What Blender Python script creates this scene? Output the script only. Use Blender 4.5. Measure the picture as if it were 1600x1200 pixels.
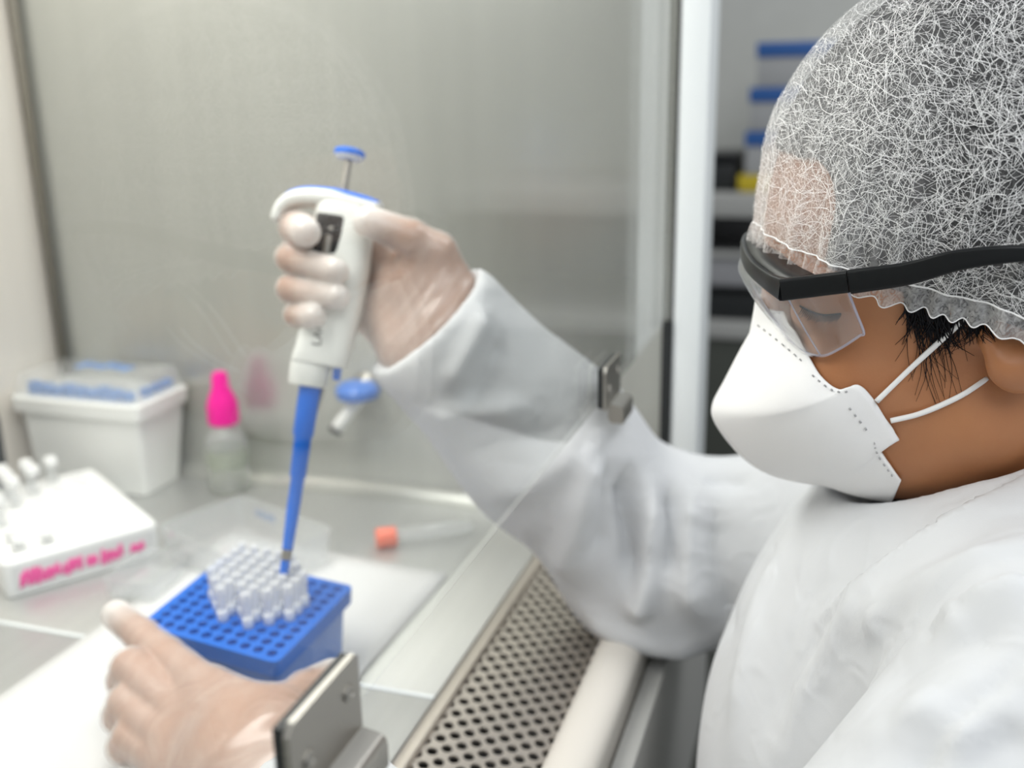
import bpy, bmesh, math, random
import numpy as np
from mathutils import Vector, Matrix
random.seed(7); RNG = np.random.default_rng(7)
for o in list(bpy.data.objects): bpy.data.objects.remove(o)
SC = bpy.context.scene
COL = SC.collection

# ------------------------------------------------------------------ camera
# World: X runs along the cabinet front, away from the camera; Y into the cabinet; Z up; work surface at z = 0.
F = 1600.0
_x = np.array([540.0, -470.0, F]); _x /= np.linalg.norm(_x)
_d = np.array([100.0, (540 * 100 + F * F) / 470.0, F]); _d /= np.linalg.norm(_d)
_u = -_d; _y = np.cross(_u, _x)
RW = np.stack([_x, _y, _u])                 # camera (right, down, forward) -> world
CAM = np.array([0.0, 0.0, 0.375])
def ray(px, py): return RW @ np.array([px - 800.0, py - 600.0, F]) / F
def W(px, py, d): return CAM + ray(px, py) * d
def onz(px, py, z): r = ray(px, py); return CAM + r * (z - CAM[2]) / r[2]
def onx(px, py, x): r = ray(px, py); return CAM + r * x / r[0]
cd = bpy.data.cameras.new('camera'); cam = bpy.data.objects.new('camera', cd); COL.objects.link(cam)
cd.sensor_width = 36.0; cd.lens = 36.0 * F / 1600.0; cd.clip_start = 0.01; cd.clip_end = 50
m = Matrix.Identity(4)
for i in range(3):
    m[i][0] = RW[i, 0]; m[i][1] = -RW[i, 1]; m[i][2] = -RW[i, 2]; m[i][3] = CAM[i]
cam.matrix_world = m
cd.dof.use_dof = True; cd.dof.focus_distance = 0.42; cd.dof.aperture_fstop = 5.6
SC.camera = cam

# ------------------------------------------------------------------ world, lights, exposure
wd = bpy.data.worlds.new('world'); SC.world = wd; wd.use_nodes = True
wd.node_tree.nodes['Background'].inputs[0].default_value = (0.93, 0.97, 1.0, 1)
wd.node_tree.nodes['Background'].inputs[1].default_value = 0.36
def area(name, loc, target, sx, sy, power, col=(1, 1, 1)):
    l = bpy.data.lights.new(name, 'AREA'); l.shape = 'RECTANGLE'; l.size = sx; l.size_y = sy; l.energy = power; l.color = col
    o = bpy.data.objects.new(name, l); COL.objects.link(o); o.location = loc
    o.rotation_euler = (Vector(target) - Vector(loc)).to_track_quat('-Z', 'Y').to_euler()
    return o
area('cabinet_lamp_light', (0.47, 0.46, 0.69), (0.47, 0.47, 0), 0.70, 0.25, 4.0, (1.0, 0.985, 0.94))
area('ceiling_light', (-0.75, -0.55, 1.75), (0.5, -0.05, 0.15), 1.6, 1.0, 13.5, (0.97, 0.985, 1.0))
area('ceiling_light_far', (1.3, -0.9, 1.8), (1.3, -0.9, 0), 1.2, 0.6, 13.0, (0.98, 0.99, 1.0))
vs = SC.view_settings
vs.view_transform = 'Standard'; vs.look = 'None'; vs.gamma = 1.0; vs.use_curve_mapping = False; vs.exposure = 0.48

# ------------------------------------------------------------------ materials
def pm(name, col, rough=0.5, metal=0.0, **kw):
    mt = bpy.data.materials.new(name); mt.use_nodes = True
    b = mt.node_tree.nodes['Principled BSDF']
    b.inputs['Base Color'].default_value = (*col, 1); b.inputs['Roughness'].default_value = rough; b.inputs['Metallic'].default_value = metal
    for k, v in kw.items(): b.inputs[k.replace('_', ' ')].default_value = v
    return mt
def N(mt, t, **kw):
    n = mt.node_tree.nodes.new(t)
    for k, v in kw.items(): setattr(n, k, v)
    return n
def L_(mt, a, b): mt.node_tree.links.new(a, b)
def bump(mt, scale, strength, dist=0.001, detail=4.0, stretch=None, colvar=0.0):
    nt = mt.node_tree; b = nt.nodes['Principled BSDF']
    tc = N(mt, 'ShaderNodeTexCoord'); mp = N(mt, 'ShaderNodeMapping')
    if stretch: mp.inputs['Scale'].default_value = stretch
    no = N(mt, 'ShaderNodeTexNoise'); no.inputs['Scale'].default_value = scale; no.inputs['Detail'].default_value = detail
    bp = N(mt, 'ShaderNodeBump'); bp.inputs['Strength'].default_value = strength; bp.inputs['Distance'].default_value = dist
    L_(mt, tc.outputs['Object'], mp.inputs[0]); L_(mt, mp.outputs[0], no.inputs['Vector'])
    L_(mt, no.outputs['Fac'], bp.inputs['Height']); L_(mt, bp.outputs[0], b.inputs['Normal'])
    if colvar:
        c = b.inputs['Base Color'].default_value[:3]
        rp = N(mt, 'ShaderNodeValToRGB')
        rp.color_ramp.elements[0].position = 0.3; rp.color_ramp.elements[1].position = 0.7
        rp.color_ramp.elements[0].color = (*[x * (1 - colvar) for x in c], 1); rp.color_ramp.elements[1].color = (*[min(1, x * (1 + colvar)) for x in c], 1)
        L_(mt, no.outputs['Fac'], rp.inputs[0]); L_(mt, rp.outputs[0], b.inputs['Base Color'])
    return mt
def clear(name, tint=(0.97, 0.98, 0.98), veil=0.1, rough=0.05, ior=1.45, veilcol=(0.9, 0.92, 0.93), gloss=1.0):
    """thin clear plastic or glass: transparent + fresnel reflection + a little milky veil"""
    mt = bpy.data.materials.new(name); mt.use_nodes = True; nt = mt.node_tree; nt.nodes.clear()
    out = N(mt, 'ShaderNodeOutputMaterial'); tr = N(mt, 'ShaderNodeBsdfTransparent'); tr.inputs[0].default_value = (*tint, 1)
    df = N(mt, 'ShaderNodeBsdfDiffuse'); df.inputs[0].default_value = (*veilcol, 1)
    gl = N(mt, 'ShaderNodeBsdfGlossy'); gl.inputs['Roughness'].default_value = rough; gl.inputs[0].default_value = (gloss, gloss, gloss, 1)
    # Schlick reflectance, the same on both faces of a thin sheet
    f0 = ((ior - 1) / (ior + 1)) ** 2
    ge = N(mt, 'ShaderNodeNewGeometry'); dt = N(mt, 'ShaderNodeVectorMath', operation='DOT_PRODUCT')
    ab = N(mt, 'ShaderNodeMath', operation='ABSOLUTE'); sb = N(mt, 'ShaderNodeMath', operation='SUBTRACT'); sb.inputs[0].default_value = 1.0
    pw = N(mt, 'ShaderNodeMath', operation='POWER'); pw.inputs[1].default_value = 5.0
    fr = N(mt, 'ShaderNodeMath', operation='MULTIPLY_ADD'); fr.inputs[1].default_value = 1 - f0; fr.inputs[2].default_value = f0
    L_(mt, ge.outputs['Normal'], dt.inputs[0]); L_(mt, ge.outputs['Incoming'], dt.inputs[1]); L_(mt, dt.outputs['Value'], ab.inputs[0])
    L_(mt, ab.outputs[0], sb.inputs[1]); L_(mt, sb.outputs[0], pw.inputs[0]); L_(mt, pw.outputs[0], fr.inputs[0])
    m1 = N(mt, 'ShaderNodeMixShader'); m1.inputs[0].default_value = veil
    m2 = N(mt, 'ShaderNodeMixShader')
    L_(mt, tr.outputs[0], m1.inputs[1]); L_(mt, df.outputs[0], m1.inputs[2])
    L_(mt, fr.outputs[0], m2.inputs[0]); L_(mt, m1.outputs[0], m2.inputs[1]); L_(mt, gl.outputs[0], m2.inputs[2])
    L_(mt, m2.outputs[0], out.inputs[0])
    return mt
M = {}
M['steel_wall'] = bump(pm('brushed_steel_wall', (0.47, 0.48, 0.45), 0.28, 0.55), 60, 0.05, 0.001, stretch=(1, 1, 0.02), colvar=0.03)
M['steel_back_lit'] = bump(pm('brushed_steel_back_lit', (0.90, 0.85, 0.79), 0.38, 0.45), 60, 0.05, 0.001, stretch=(1, 1, 0.02), colvar=0.03)  # same brushed steel, lightened for the brighter light on the back wall
M['bead'] = bump(pm('corner_bead', (0.15, 0.135, 0.105), 0.5), 60, 0.03)
M['steel_table'] = bump(pm('brushed_steel_table', (0.56, 0.57, 0.56), 0.45, 0.75), 90, 0.05, 0.001, stretch=(0.03, 1, 1), colvar=0.03)
M['steel_grille'] = bump(pm('grille_steel', (0.62, 0.575, 0.52), 0.38, 0.8), 70, 0.04, 0.001)
M['steel'] = bump(pm('clip_steel', (0.40, 0.385, 0.355), 0.36, 1.0), 150, 0.04, 0.0005, stretch=(0.1, 1, 1))
M['hole_shade'] = pm('plenum_shade', (0.03, 0.03, 0.03), 0.8)  # shade below the grille holes, put into the colour
M['rail'] = bump(pm('rail_cream', (0.66, 0.63, 0.58), 0.35), 20, 0.02)
M['post'] = bump(pm('painted_post', (0.80, 0.84, 0.85), 0.4), 20, 0.02)
M['rubber'] = bump(pm('black_rubber', (0.012, 0.014, 0.015), 0.5), 60, 0.05)
M['black_plastic'] = bump(pm('black_plastic', (0.008, 0.009, 0.010), 0.32, Specular_IOR_Level=0.25), 400, 0.06, 0.0003)
M['glass'] = clear('sash_glass', (0.985, 0.992, 0.988), 0.004, 0.0, 1.45, gloss=0.74)
M['lens'] = clear('goggle_lens', (0.95, 0.955, 0.96), 0.075, 0.02, 1.5)  # the lens's white veil stands in for part of its reflection
M['lens_edge'] = clear('lens_edge', (0.75, 0.74, 0.86), 0.5, 0.1, 1.5, (0.78, 0.78, 0.9))
M['clear_plastic'] = clear('clear_plastic', (0.975, 0.978, 0.98), 0.18, 0.12)
M['tip_plastic'] = clear('tip_plastic', (0.985, 0.99, 0.998), 0.45, 0.2, 1.25, (0.96, 0.97, 0.99))
M['tip_glint'] = bump(pm('tip_collar', (0.88, 0.90, 0.92), 0.35), 200, 0.03)  # white stands in for light caught in the clear collar
M['white_plastic'] = bump(pm('white_plastic', (0.83, 0.84, 0.82), 0.4), 30, 0.02)
M['rack_white'] = bump(pm('rack_white', (0.86, 0.865, 0.86), 0.4), 30, 0.02)
M['pip_white'] = bump(pm('pipette_white', (0.76, 0.775, 0.745), 0.33), 60, 0.02)
M['blue'] = bump(pm('rack_blue', (0.0, 0.13, 0.60), 0.5, Specular_IOR_Level=0.25), 60, 0.03)
M['blue_body'] = bump(pm('rack_body_blue', (0.055, 0.19, 0.62), 0.3), 60, 0.03)
M['pip_blue'] = bump(pm('pipette_blue', (0.0, 0.15, 0.72), 0.4, Specular_IOR_Level=0.3), 60, 0.02)
M['print_blue'] = bump(pm('printed_blue', (0.12, 0.27, 0.60), 0.5), 200, 0.02, colvar=0.25)
M['pink'] = bump(pm('pink_cap', (0.93, 0.0, 0.34), 0.35), 60, 0.02)
M['pink_ink'] = bump(pm('pink_ink', (0.98, 0.08, 0.36), 0.6), 300, 0.02, colvar=0.2)
M['orange'] = bump(pm('orange_cap', (0.90, 0.17, 0.085), 0.4), 60, 0.02)
M['paper'] = bump(pm('paper', (0.70, 0.705, 0.705), 0.8), 90, 0.08, 0.001)
M['liquid'] = clear('bottle_liquid', (0.86, 0.88, 0.78), 0.12, 0.05)
M['wall'] = bump(pm('room_wall', (0.50, 0.505, 0.475), 0.7), 30, 0.05, colvar=0.02)
M['floor'] = bump(pm('room_floor', (0.065, 0.067, 0.06), 0.6), 20, 0.05, colvar=0.1)
M['shelf'] = bump(pm('shelf_laminate', (0.40, 0.40, 0.385), 0.5), 30, 0.03)
M['dark_grey'] = bump(pm('dark_cabinet', (0.065, 0.07, 0.06), 0.5), 30, 0.03)
M['carton_white'] = bump(pm('carton_white', (0.36, 0.365, 0.37), 0.6), 30, 0.03)
M['carton_blue'] = bump(pm('carton_blue', (0.02, 0.10, 0.33), 0.5), 30, 0.03)
M['yellow'] = bump(pm('yellow_box', (0.55, 0.42, 0.02), 0.5), 30, 0.03)
M['lilac'] = bump(pm('grey_box', (0.33, 0.33, 0.345), 0.5), 30, 0.03)

# ------------------------------------------------------------------ object helpers
def tag(o, label=None, cat=None, group=None, kind=None):
    for k, v in (('label', label), ('category', cat), ('group', group), ('kind', kind)):
        if v: o[k] = v
    return o
def thing(name, loc, label, cat, group=None, kind=None):
    o = bpy.data.objects.new(name, None); COL.objects.link(o); o.location = loc; o.empty_display_size = 0.01
    return tag(o, label, cat, group, kind)
def link(name, me, mat, parent=None, smooth=False):
    o = bpy.data.objects.new(name, me); COL.objects.link(o)
    if mat is not None and not me.materials: me.materials.append(mat)
    if smooth: me.polygons.foreach_set('use_smooth', np.ones(len(me.polygons), bool))
    if parent is not None:
        o.parent = parent
        o.matrix_parent_inverse = parent_world(parent).inverted()
    return o
def parent_world(p):
    mw = p.matrix_basis.copy()
    return parent_world(p.parent) @ p.matrix_parent_inverse @ mw if p.parent else mw
def mesh(name, V, Fc, mat, parent=None, smooth=False):
    me = bpy.data.meshes.new(name); me.from_pydata([tuple(map(float, v)) for v in V], [], [tuple(map(int, f)) for f in Fc]); me.update()
    return link(name, me, mat, parent, smooth)
def from_bm(name, bm, mat, parent=None, smooth=False):
    me = bpy.data.meshes.new(name); bm.normal_update(); bm.to_mesh(me); bm.free()
    return link(name, me, mat, parent, smooth)
def auto(o, ang=0.7):
    """smooth shading with sharp edges kept"""
    me = o.data; bm = bmesh.new(); bm.from_mesh(me)
    for f in bm.faces: f.smooth = True
    for e in bm.edges: e.smooth = not (len(e.link_faces) == 2 and e.calc_face_angle(0) > ang)
    bm.to_mesh(me); bm.free(); return o
def bm_box(bm, lo, hi, bev=0.0, seg=2, mtx=None):
    r = bmesh.ops.create_cube(bm, size=1.0)['verts']
    lo = Vector(lo); hi = Vector(hi); c = (lo + hi) / 2; s = hi - lo
    for v in r: v.co = Vector((v.co.x * s.x, v.co.y * s.y, v.co.z * s.z)) + c
    if bev:
        es = list({e for v in r for e in v.link_edges})
        res = bmesh.ops.bevel(bm, geom=es, offset=bev, segments=seg, affect='EDGES', profile=0.6)
        r = list({v for f in res['faces'] for v in f.verts} | {v for v in r if v.is_valid})
    if mtx is not None: bmesh.ops.transform(bm, matrix=mtx, verts=r)
    return r
def box(name, lo, hi, mat, parent=None, bev=0.0, seg=2, mtx=None):
    bm = bmesh.new(); bm_box(bm, lo, hi, bev, seg, mtx); return auto(from_bm(name, bm, mat, parent))
def loft(secs, close=True):
    """secs: list of (n,3) rings -> V, F with end caps"""
    V = [p for s in secs for p in s]; n = len(secs[0]); Fc = []
    for i in range(len(secs) - 1):
        for j in range(n):
            k = (j + 1) % n; Fc.append((i * n + j, i * n + k, (i + 1) * n + k, (i + 1) * n + j))
    if close:
        Fc.append(tuple(range(n))[::-1]); Fc.append(tuple(range((len(secs) - 1) * n, len(secs) * n)))
    return V, Fc
def frames(pts, ref):
    pts = np.asarray(pts, float); t = np.gradient(pts, axis=0); t /= np.linalg.norm(t, axis=1)[:, None]
    ref = np.asarray(ref, float); s = ref - (t @ ref)[:, None] * t; s /= np.linalg.norm(s, axis=1)[:, None]
    return t, s, np.cross(t, s)
def sweep(pts, rs, ru, ref=(0, 0, 1), n=12, power=2.0):
    """tube along pts; rs half width along ref-ish side, ru half width across; power > 2 gives a rounded box"""
    pts = np.asarray(pts, float); t, s, u = frames(pts, ref); k = len(pts)
    rs = np.broadcast_to(rs, k); ru = np.broadcast_to(ru, k); secs = []
    for i in range(k):
        ring = []
        for j in range(n):
            a = 2 * math.pi * j / n; c, d = math.cos(a), math.sin(a)
            cx = math.copysign(abs(c) ** (2 / power), c); dy = math.copysign(abs(d) ** (2 / power), d)
            ring.append(pts[i] + s[i] * rs[i] * cx + u[i] * ru[i] * dy)
        secs.append(ring)
    return loft(secs)
def lathe(prof, n=24, close=True):
    secs = [[(r * math.cos(2 * math.pi * j / n), r * math.sin(2 * math.pi * j / n), z) for j in range(n)] for r, z in prof]
    return loft(secs, close)
def spline(P, n):
    """Catmull-Rom through the rows of P, n samples"""
    P = np.asarray(P, float); k = len(P); Q = np.vstack([2 * P[0] - P[1], P, 2 * P[-1] - P[-2]])
    t = np.linspace(0, k - 1, n); i = np.minimum(t.astype(int), k - 2); f = (t - i)[:, None]
    a, b, c, d = Q[i], Q[i + 1], Q[i + 2], Q[i + 3]
    return 0.5 * (2 * b + (c - a) * f + (2 * a - 5 * b + 4 * c - d) * f ** 2 + (3 * b - a - 3 * c + d) * f ** 3)
def join(*vf):
    V = []; Fc = []
    for v, f in vf:
        o = len(V); V += [tuple(p) for p in v]; Fc += [tuple(i + o for i in q) for q in f]
    return V, Fc
def xf(vf, mtx):
    return [tuple(mtx @ Vector(p)) for p in vf[0]], vf[1]

# ------------------------------------------------------------------ signed distance shapes -> meshes
def smin(a, b, k):
    h = np.clip(0.5 + 0.5 * (b - a) / k, 0, 1); return b + (a - b) * h - k * h * (1 - h)
def smax(a, b, k): return -smin(-a, -b, k)
def s_ell(P, c, r, A=None):
    q = P - np.asarray(c)
    if A is not None: q = q @ np.asarray(A).T
    r = np.asarray(r, float); k0 = np.linalg.norm(q / r, axis=1); k1 = np.linalg.norm(q / (r * r), axis=1)
    return k0 * (k0 - 1.0) / np.maximum(k1, 1e-9)
def s_sph(P, c, r): return np.linalg.norm(P - np.asarray(c), axis=1) - r
def s_cap(P, a, b, ra, rb):
    a = np.asarray(a, float); b = np.asarray(b, float); ab = b - a
    h = np.clip(((P - a) @ ab) / (ab @ ab), 0, 1)
    return np.linalg.norm(P - a - h[:, None] * ab, axis=1) - (ra + (rb - ra) * h)
def s_chain(P, pts, rad, k=0.004):
    d = None
    for i in range(len(pts) - 1):
        e = s_cap(P, pts[i], pts[i + 1], rad[i], rad[i + 1]); d = e if d is None else smin(d, e, k)
    return d
def sdf_mesh(f, lo, hi, h, B=8):
    """sparse naive surface nets"""
    lo = np.asarray(lo, float); hi = np.asarray(hi, float)
    nb = np.ceil((hi - lo) / (h * B)).astype(int)
    bi = np.stack(np.meshgrid(*[np.arange(n) for n in nb], indexing='ij'), -1).reshape(-1, 3)
    ctr = lo + (bi + 0.5) * B * h
    act = bi[np.abs(f(ctr)) < B * h * 1.5]
    loc = np.stack(np.meshgrid(*[np.arange(B + 1)] * 3, indexing='ij'), -1).reshape(-1, 3)
    G = (nb + 2) * B
    key = lambda c: ((c[..., 0] + 1) * G[1] + (c[..., 1] + 1)) * G[2] + (c[..., 2] + 1)
    CK = []; CP = []; Q = []
    off = np.array([[i, j, k] for i in (0, 1) for j in (0, 1) for k in (0, 1)])
    edges = [(a, b) for a in range(8) for b in range(8) if b > a and np.abs(off[a] - off[b]).sum() == 1]
    step = 400
    for s in range(0, len(act), step):
        A = act[s:s + step]; n = len(A)
        gi = A[:, None, :] * B + loc[None]
        v = f((lo + gi.reshape(-1, 3) * h)).reshape(n, B + 1, B + 1, B + 1)
        cor = np.stack([v[:, o[0]:B + o[0], o[1]:B + o[1], o[2]:B + o[2]] for o in off], -1)
        ins = cor < 0; mixd = ins.any(-1) & ~ins.all(-1)
        w = np.argwhere(mixd); cv = cor[mixd]
        acc = np.zeros((len(w), 3)); cnt = np.zeros(len(w))
        for a, b in edges:
            va, vb = cv[:, a], cv[:, b]; cr = (va < 0) != (vb < 0)
            t = np.where(cr, va / np.where(cr, va - vb, 1), 0)
            acc += np.where(cr[:, None], off[a] + t[:, None] * (off[b] - off[a]), 0); cnt += cr
        cell = A[w[:, 0]] * B + w[:, 1:]
        CK.append(key(cell)); CP.append(lo + (cell + acc / cnt[:, None]) * h)
        for ax in range(3):
            b, c = (ax + 1) % 3, (ax + 2) % 3
            sl0 = [slice(0, B)] * 3; sl1 = [slice(0, B)] * 3; sl1[ax] = slice(1, B + 1)
            v0 = v[(slice(None), *sl0)] < 0; v1 = v[(slice(None), *sl1)] < 0
            e = np.argwhere(v0 != v1)
            if not len(e): continue
            base = A[e[:, 0]] * B + e[:, 1:]; flip = ~v0[tuple(e.T)]
            db = np.zeros(3, int); db[b] = 1; dc = np.zeros(3, int); dc[c] = 1
            q = np.stack([key(base - db - dc), key(base - dc), key(base), key(base - db)], 1)
            q[flip] = q[flip][:, ::-1]; Q.append(q)
    CK = np.concatenate(CK); CP = np.concatenate(CP); Q = np.concatenate(Q)
    CK, ui = np.unique(CK, return_index=True); CP = CP[ui]
    idx = np.searchsorted(CK, Q); idx = np.minimum(idx, len(CK) - 1)
    ok = (CK[idx] == Q).all(1)
    return CP, idx[ok]
def relax(V, Q, it=2, lam=0.5):
    a = np.concatenate([Q[:, 0], Q[:, 1], Q[:, 2], Q[:, 3]]); b = np.concatenate([Q[:, 1], Q[:, 2], Q[:, 3], Q[:, 0]])
    n = len(V)
    for _ in range(it):
        cnt = np.bincount(a, minlength=n) + np.bincount(b, minlength=n)
        S = np.stack([np.bincount(a, V[b, i], n) + np.bincount(b, V[a, i], n) for i in range(3)], 1)
        V = V + lam * (S / np.maximum(cnt, 1)[:, None] - V)
    return V
def normals(V, Q):
    nn = np.cross(V[Q[:, 2]] - V[Q[:, 0]], V[Q[:, 3]] - V[Q[:, 1]]); R = np.zeros_like(V)
    for i in range(4):
        for k in range(3): R[:, k] += np.bincount(Q[:, i], nn[:, k], len(V))
    return R / np.maximum(np.linalg.norm(R, axis=1), 1e-12)[:, None]
def np_mesh(name, V, Q, mat, parent=None):
    """fast mesh from arrays of vertices and quads"""
    me = bpy.data.meshes.new(name); V = np.asarray(V, np.float32); Q = np.asarray(Q, np.int32); k = Q.shape[1]
    me.vertices.add(len(V)); me.vertices.foreach_set('co', V.ravel())
    me.loops.add(Q.size); me.loops.foreach_set('vertex_index', Q.ravel())
    me.polygons.add(len(Q)); me.polygons.foreach_set('loop_start', np.arange(0, Q.size, k, dtype=np.int32))
    me.update(calc_edges=True); me.validate()
    return link(name, me, mat, parent, True)
def hit(px, py, f, t0=0.2, t1=1.2, off=0.0):
    """where the line of sight through a photo point meets the shape f"""
    px = np.atleast_1d(np.asarray(px, float)); py = np.atleast_1d(np.asarray(py, float))
    D = np.stack([ray(a, b) for a, b in zip(px, py)]); ln = np.linalg.norm(D, axis=1); t = np.full(len(px), t0)
    for _ in range(90):
        d = f(CAM + D * t[:, None]) - off; t = np.minimum(t + 0.8 * d / ln, t1)
    return CAM + D * t[:, None], t
def vnoise(P, scale, seed=0):
    """cheap smooth pseudo noise from sines, about -1..1"""
    r = np.random.default_rng(seed); out = np.zeros(len(P))
    for i in range(6):
        k = r.normal(size=3); k *= scale * (0.6 + 0.25 * i) / np.linalg.norm(k); out += np.sin(P @ k + r.uniform(0, 6.28)) / (1 + 0.35 * i)
    return out / 2.6

# ================================================================== the room
o = box('floor', (-1.5, -2.2, -0.84), (3.0, 2.0, -0.80), M['floor']); tag(o, kind='structure')
o = box('wall_far', (2.62, -2.2, -0.8), (2.70, 2.0, 1.9), M['wall']); tag(o, kind='structure')

# ------------------------------------------------------------------ shelving at the far wall
sh = thing('storage_shelf', (2.3, 0.0, -0.8), 'grey laminate shelf unit with dark lower front by the far wall', 'shelf')
box('shelf_board', (2.12, -0.6, 0.118), (2.60, 0.5, 0.165), M['shelf'], sh, 0.003)
box('shelf_board', (2.12, -0.6, -0.135), (2.60, 0.5, -0.10), M['shelf'], sh, 0.003)
box('back_board', (2.585, -0.6, -0.10), (2.60, 0.5, 0.118), M['lilac'], sh)
box('upright', (2.12, 0.47, -0.10), (2.60, 0.5, 0.118), M['shelf'], sh, 0.002)
box('upright', (2.12, -0.6, -0.10), (2.60, -0.57, 0.118), M['shelf'], sh, 0.002)
box('cabinet_door', (2.13, -0.05, -0.79), (2.16, 0.49, -0.137), M['dark_grey'], sh, 0.003)
box('cabinet_door', (2.13, -0.59, -0.79), (2.16, -0.06, -0.137), M['dark_grey'], sh, 0.003)
box('plinth_body', (2.161, -0.59, -0.80), (2.60, 0.49, -0.137), M['dark_grey'], sh)
def carton(y0, y1, z0, z1, label, body, band, x0=2.16, x1=2.42):
    t = thing('carton', ((x0 + x1) / 2, (y0 + y1) / 2, z0), label, 'box', 'cartons stacked on the far shelf')
    box('carton_body', (x0, y0, z0), (x1, y1, z1 - 0.028), body, t, 0.002)
    box('lid', (x0 - 0.003, y0 - 0.003, z1 - 0.028), (x1 + 0.003, y1 + 0.003, z1), band, t, 0.002)
    return t
carton(0.055, 0.205, 0.2, 0.285, 'white carton with blue lid, lowest of the stack on the far shelf', M['carton_white'], M['carton_blue'])
carton(0.05, 0.20, 0.286, 0.37, 'white carton with blue lid, middle of the stack on the far shelf', M['carton_white'], M['carton_blue'])
carton(0.045, 0.19, 0.371, 0.455, 'white carton with blue lid on top of the stack', M['carton_white'], M['carton_blue'])
carton(0.06, 0.215, 0.1655, 0.1995, 'flat yellow box under the white and blue cartons', M['yellow'], M['yellow'])
t = thing('instrument_case', (2.3, 0.25, 0.165), 'small black case beside the yellow box on the far shelf', 'case')
box('case_body', (2.18, 0.225, 0.1655), (2.36, 0.285, 0.22), M['rubber'], t, 0.004); box('lid', (2.178, 0.223, 0.2205), (2.362, 0.287, 0.24), M['black_plastic'], t, 0.004)
t = thing('document_tray', (2.3, 0.2, -0.1), 'grey tray full of papers on the lower far shelf', 'tray')
box('tray_body', (2.16, 0.06, -0.03), (2.44, 0.46, 0.03), M['lilac'], t, 0.004); box('tray_front', (2.15, 0.06, 0.031), (2.158, 0.46, 0.045), M['shelf'], t, 0.002)
t = thing('black_crate', (2.3, 0.2, -0.1), 'low black crate under the grey tray on the far shelf', 'crate')
box('crate_body', (2.15, 0.05, -0.099), (2.45, 0.44, -0.045), M['rubber'], t, 0.004); box('crate_rim', (2.146, 0.046, -0.045), (2.454, 0.444, -0.0305), M['black_plastic'], t, 0.003)

# ================================================================== safety cabinet
SX0, SX1, YB, YS = -0.36, 0.845, 0.775, 0.14
cab = thing('safety_cabinet', (0.24, 0.45, -0.08), 'stainless steel laboratory safety cabinet with perforated front grille', 'cabinet')
box('back_panel', (SX0, YB, -0.08), (SX1 + 0.03, YB + 0.02, 0.72), M['steel_back_lit'], cab)
# far side panel with its rounded joint to the work surface
sec = [(SX1 + 0.03, -0.08), (SX1 + 0.03, 0.72), (SX1, 0.72)] + [(SX1 - 0.016 * (1 - math.cos(a)), 0.016 * (1 - math.sin(a))) for a in np.linspace(0, math.pi / 2, 9)] + [(SX1 - 0.016, -0.08)]
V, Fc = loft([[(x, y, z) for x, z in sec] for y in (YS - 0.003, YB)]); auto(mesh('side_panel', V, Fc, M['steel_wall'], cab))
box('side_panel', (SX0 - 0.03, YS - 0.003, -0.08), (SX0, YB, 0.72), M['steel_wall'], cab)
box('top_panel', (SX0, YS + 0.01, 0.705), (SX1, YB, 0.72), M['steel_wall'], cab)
box('work_panel', (SX0, 0.231, -0.012), (0.5305, YB - 0.001, 0.0), M['steel_table'], cab, 0.0014)
box('work_panel', (0.5320, 0.231, -0.012), (SX1 - 0.0165, YB - 0.001, 0.0), M['steel_table'], cab, 0.0014)
box('seam_glint', (0.5296, 0.2315, 0.0), (0.5329, YB - 0.002, 0.0007), M['post'], cab, 0.0002)  # added white strip, paints the light reflected by the panel bevels
V, Fc = sweep([(x, YB - 0.006, z) for x, z in ((SX1 - 0.006, 0.02), (SX1 - 0.006, 0.70))], 0.005, 0.005, (0, 1, 0), 8); mesh('corner_bead', V, Fc, M['bead'], cab, True)
# air plenum under the grille, coloured near-black for the shade in the holes
box('plenum', (SX0, 0.145, -0.085), (SX1, 0.230, -0.05), M['hole_shade'], cab)
box('plenum_wall', (SX0, 0.2285, -0.05), (SX1, 0.2305, -0.013), M['hole_shade'], cab)
# perforated grille: staggered round holes, each hole its own cell of the sheet
PX, PY, RH = 0.0135, 0.0069, 0.0036
Vg = []; Fg = []; row = 0; y = 0.2215
while y > 0.150:
    nx = int((SX1 - 0.012 - 0.02) / PX)
    for i in range(nx + 1):
        x = 0.02 + i * PX + (PX / 2 if row % 2 else 0)
        if x > SX1 - 0.012: continue
        dip = lambda yy: -0.002 - 0.016 * ((0.2285 - yy) / 0.08)
        cor = [(PX / 2, 0), (0, PY), (-PX / 2, 0), (0, -PY)]; out = []
        for k in range(4):
            a, b = cor[k], cor[(k + 1) % 4]; out += [a, ((a[0] + b[0]) / 2, (a[1] + b[1]) / 2)]
        b0 = len(Vg)
        for z in (0.0, -0.0016):
            Vg += [(x + p[0], y + p[1], dip(y + p[1]) + z) for p in out]
            Vg += [(x + RH * math.cos(k * math.pi / 4), y + RH * math.sin(k * math.pi / 4), dip(y + RH * math.sin(k * math.pi / 4)) + z) for k in range(8)]
        for k in range(8):
            n = (k + 1) % 8
            Fg.append((b0 + k, b0 + n, b0 + 8 + n, b0 + 8 + k)); Fg.append((b0 + 8 + k, b0 + 8 + n, b0 + 24 + n, b0 + 24 + k))
    y -= PY; row += 1
mesh('perforated_grille', Vg, Fg, M['steel_grille'], cab)
box('grille_edge', (SX0, 0.2205, -0.010), (SX1, 0.2295, 0.0012), M['steel_grille'], cab, 0.0018)
box('grille_edge', (SX0, 0.1435, -0.05), (SX1, 0.1515, -0.017), M['steel_grille'], cab, 0.002)
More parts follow.
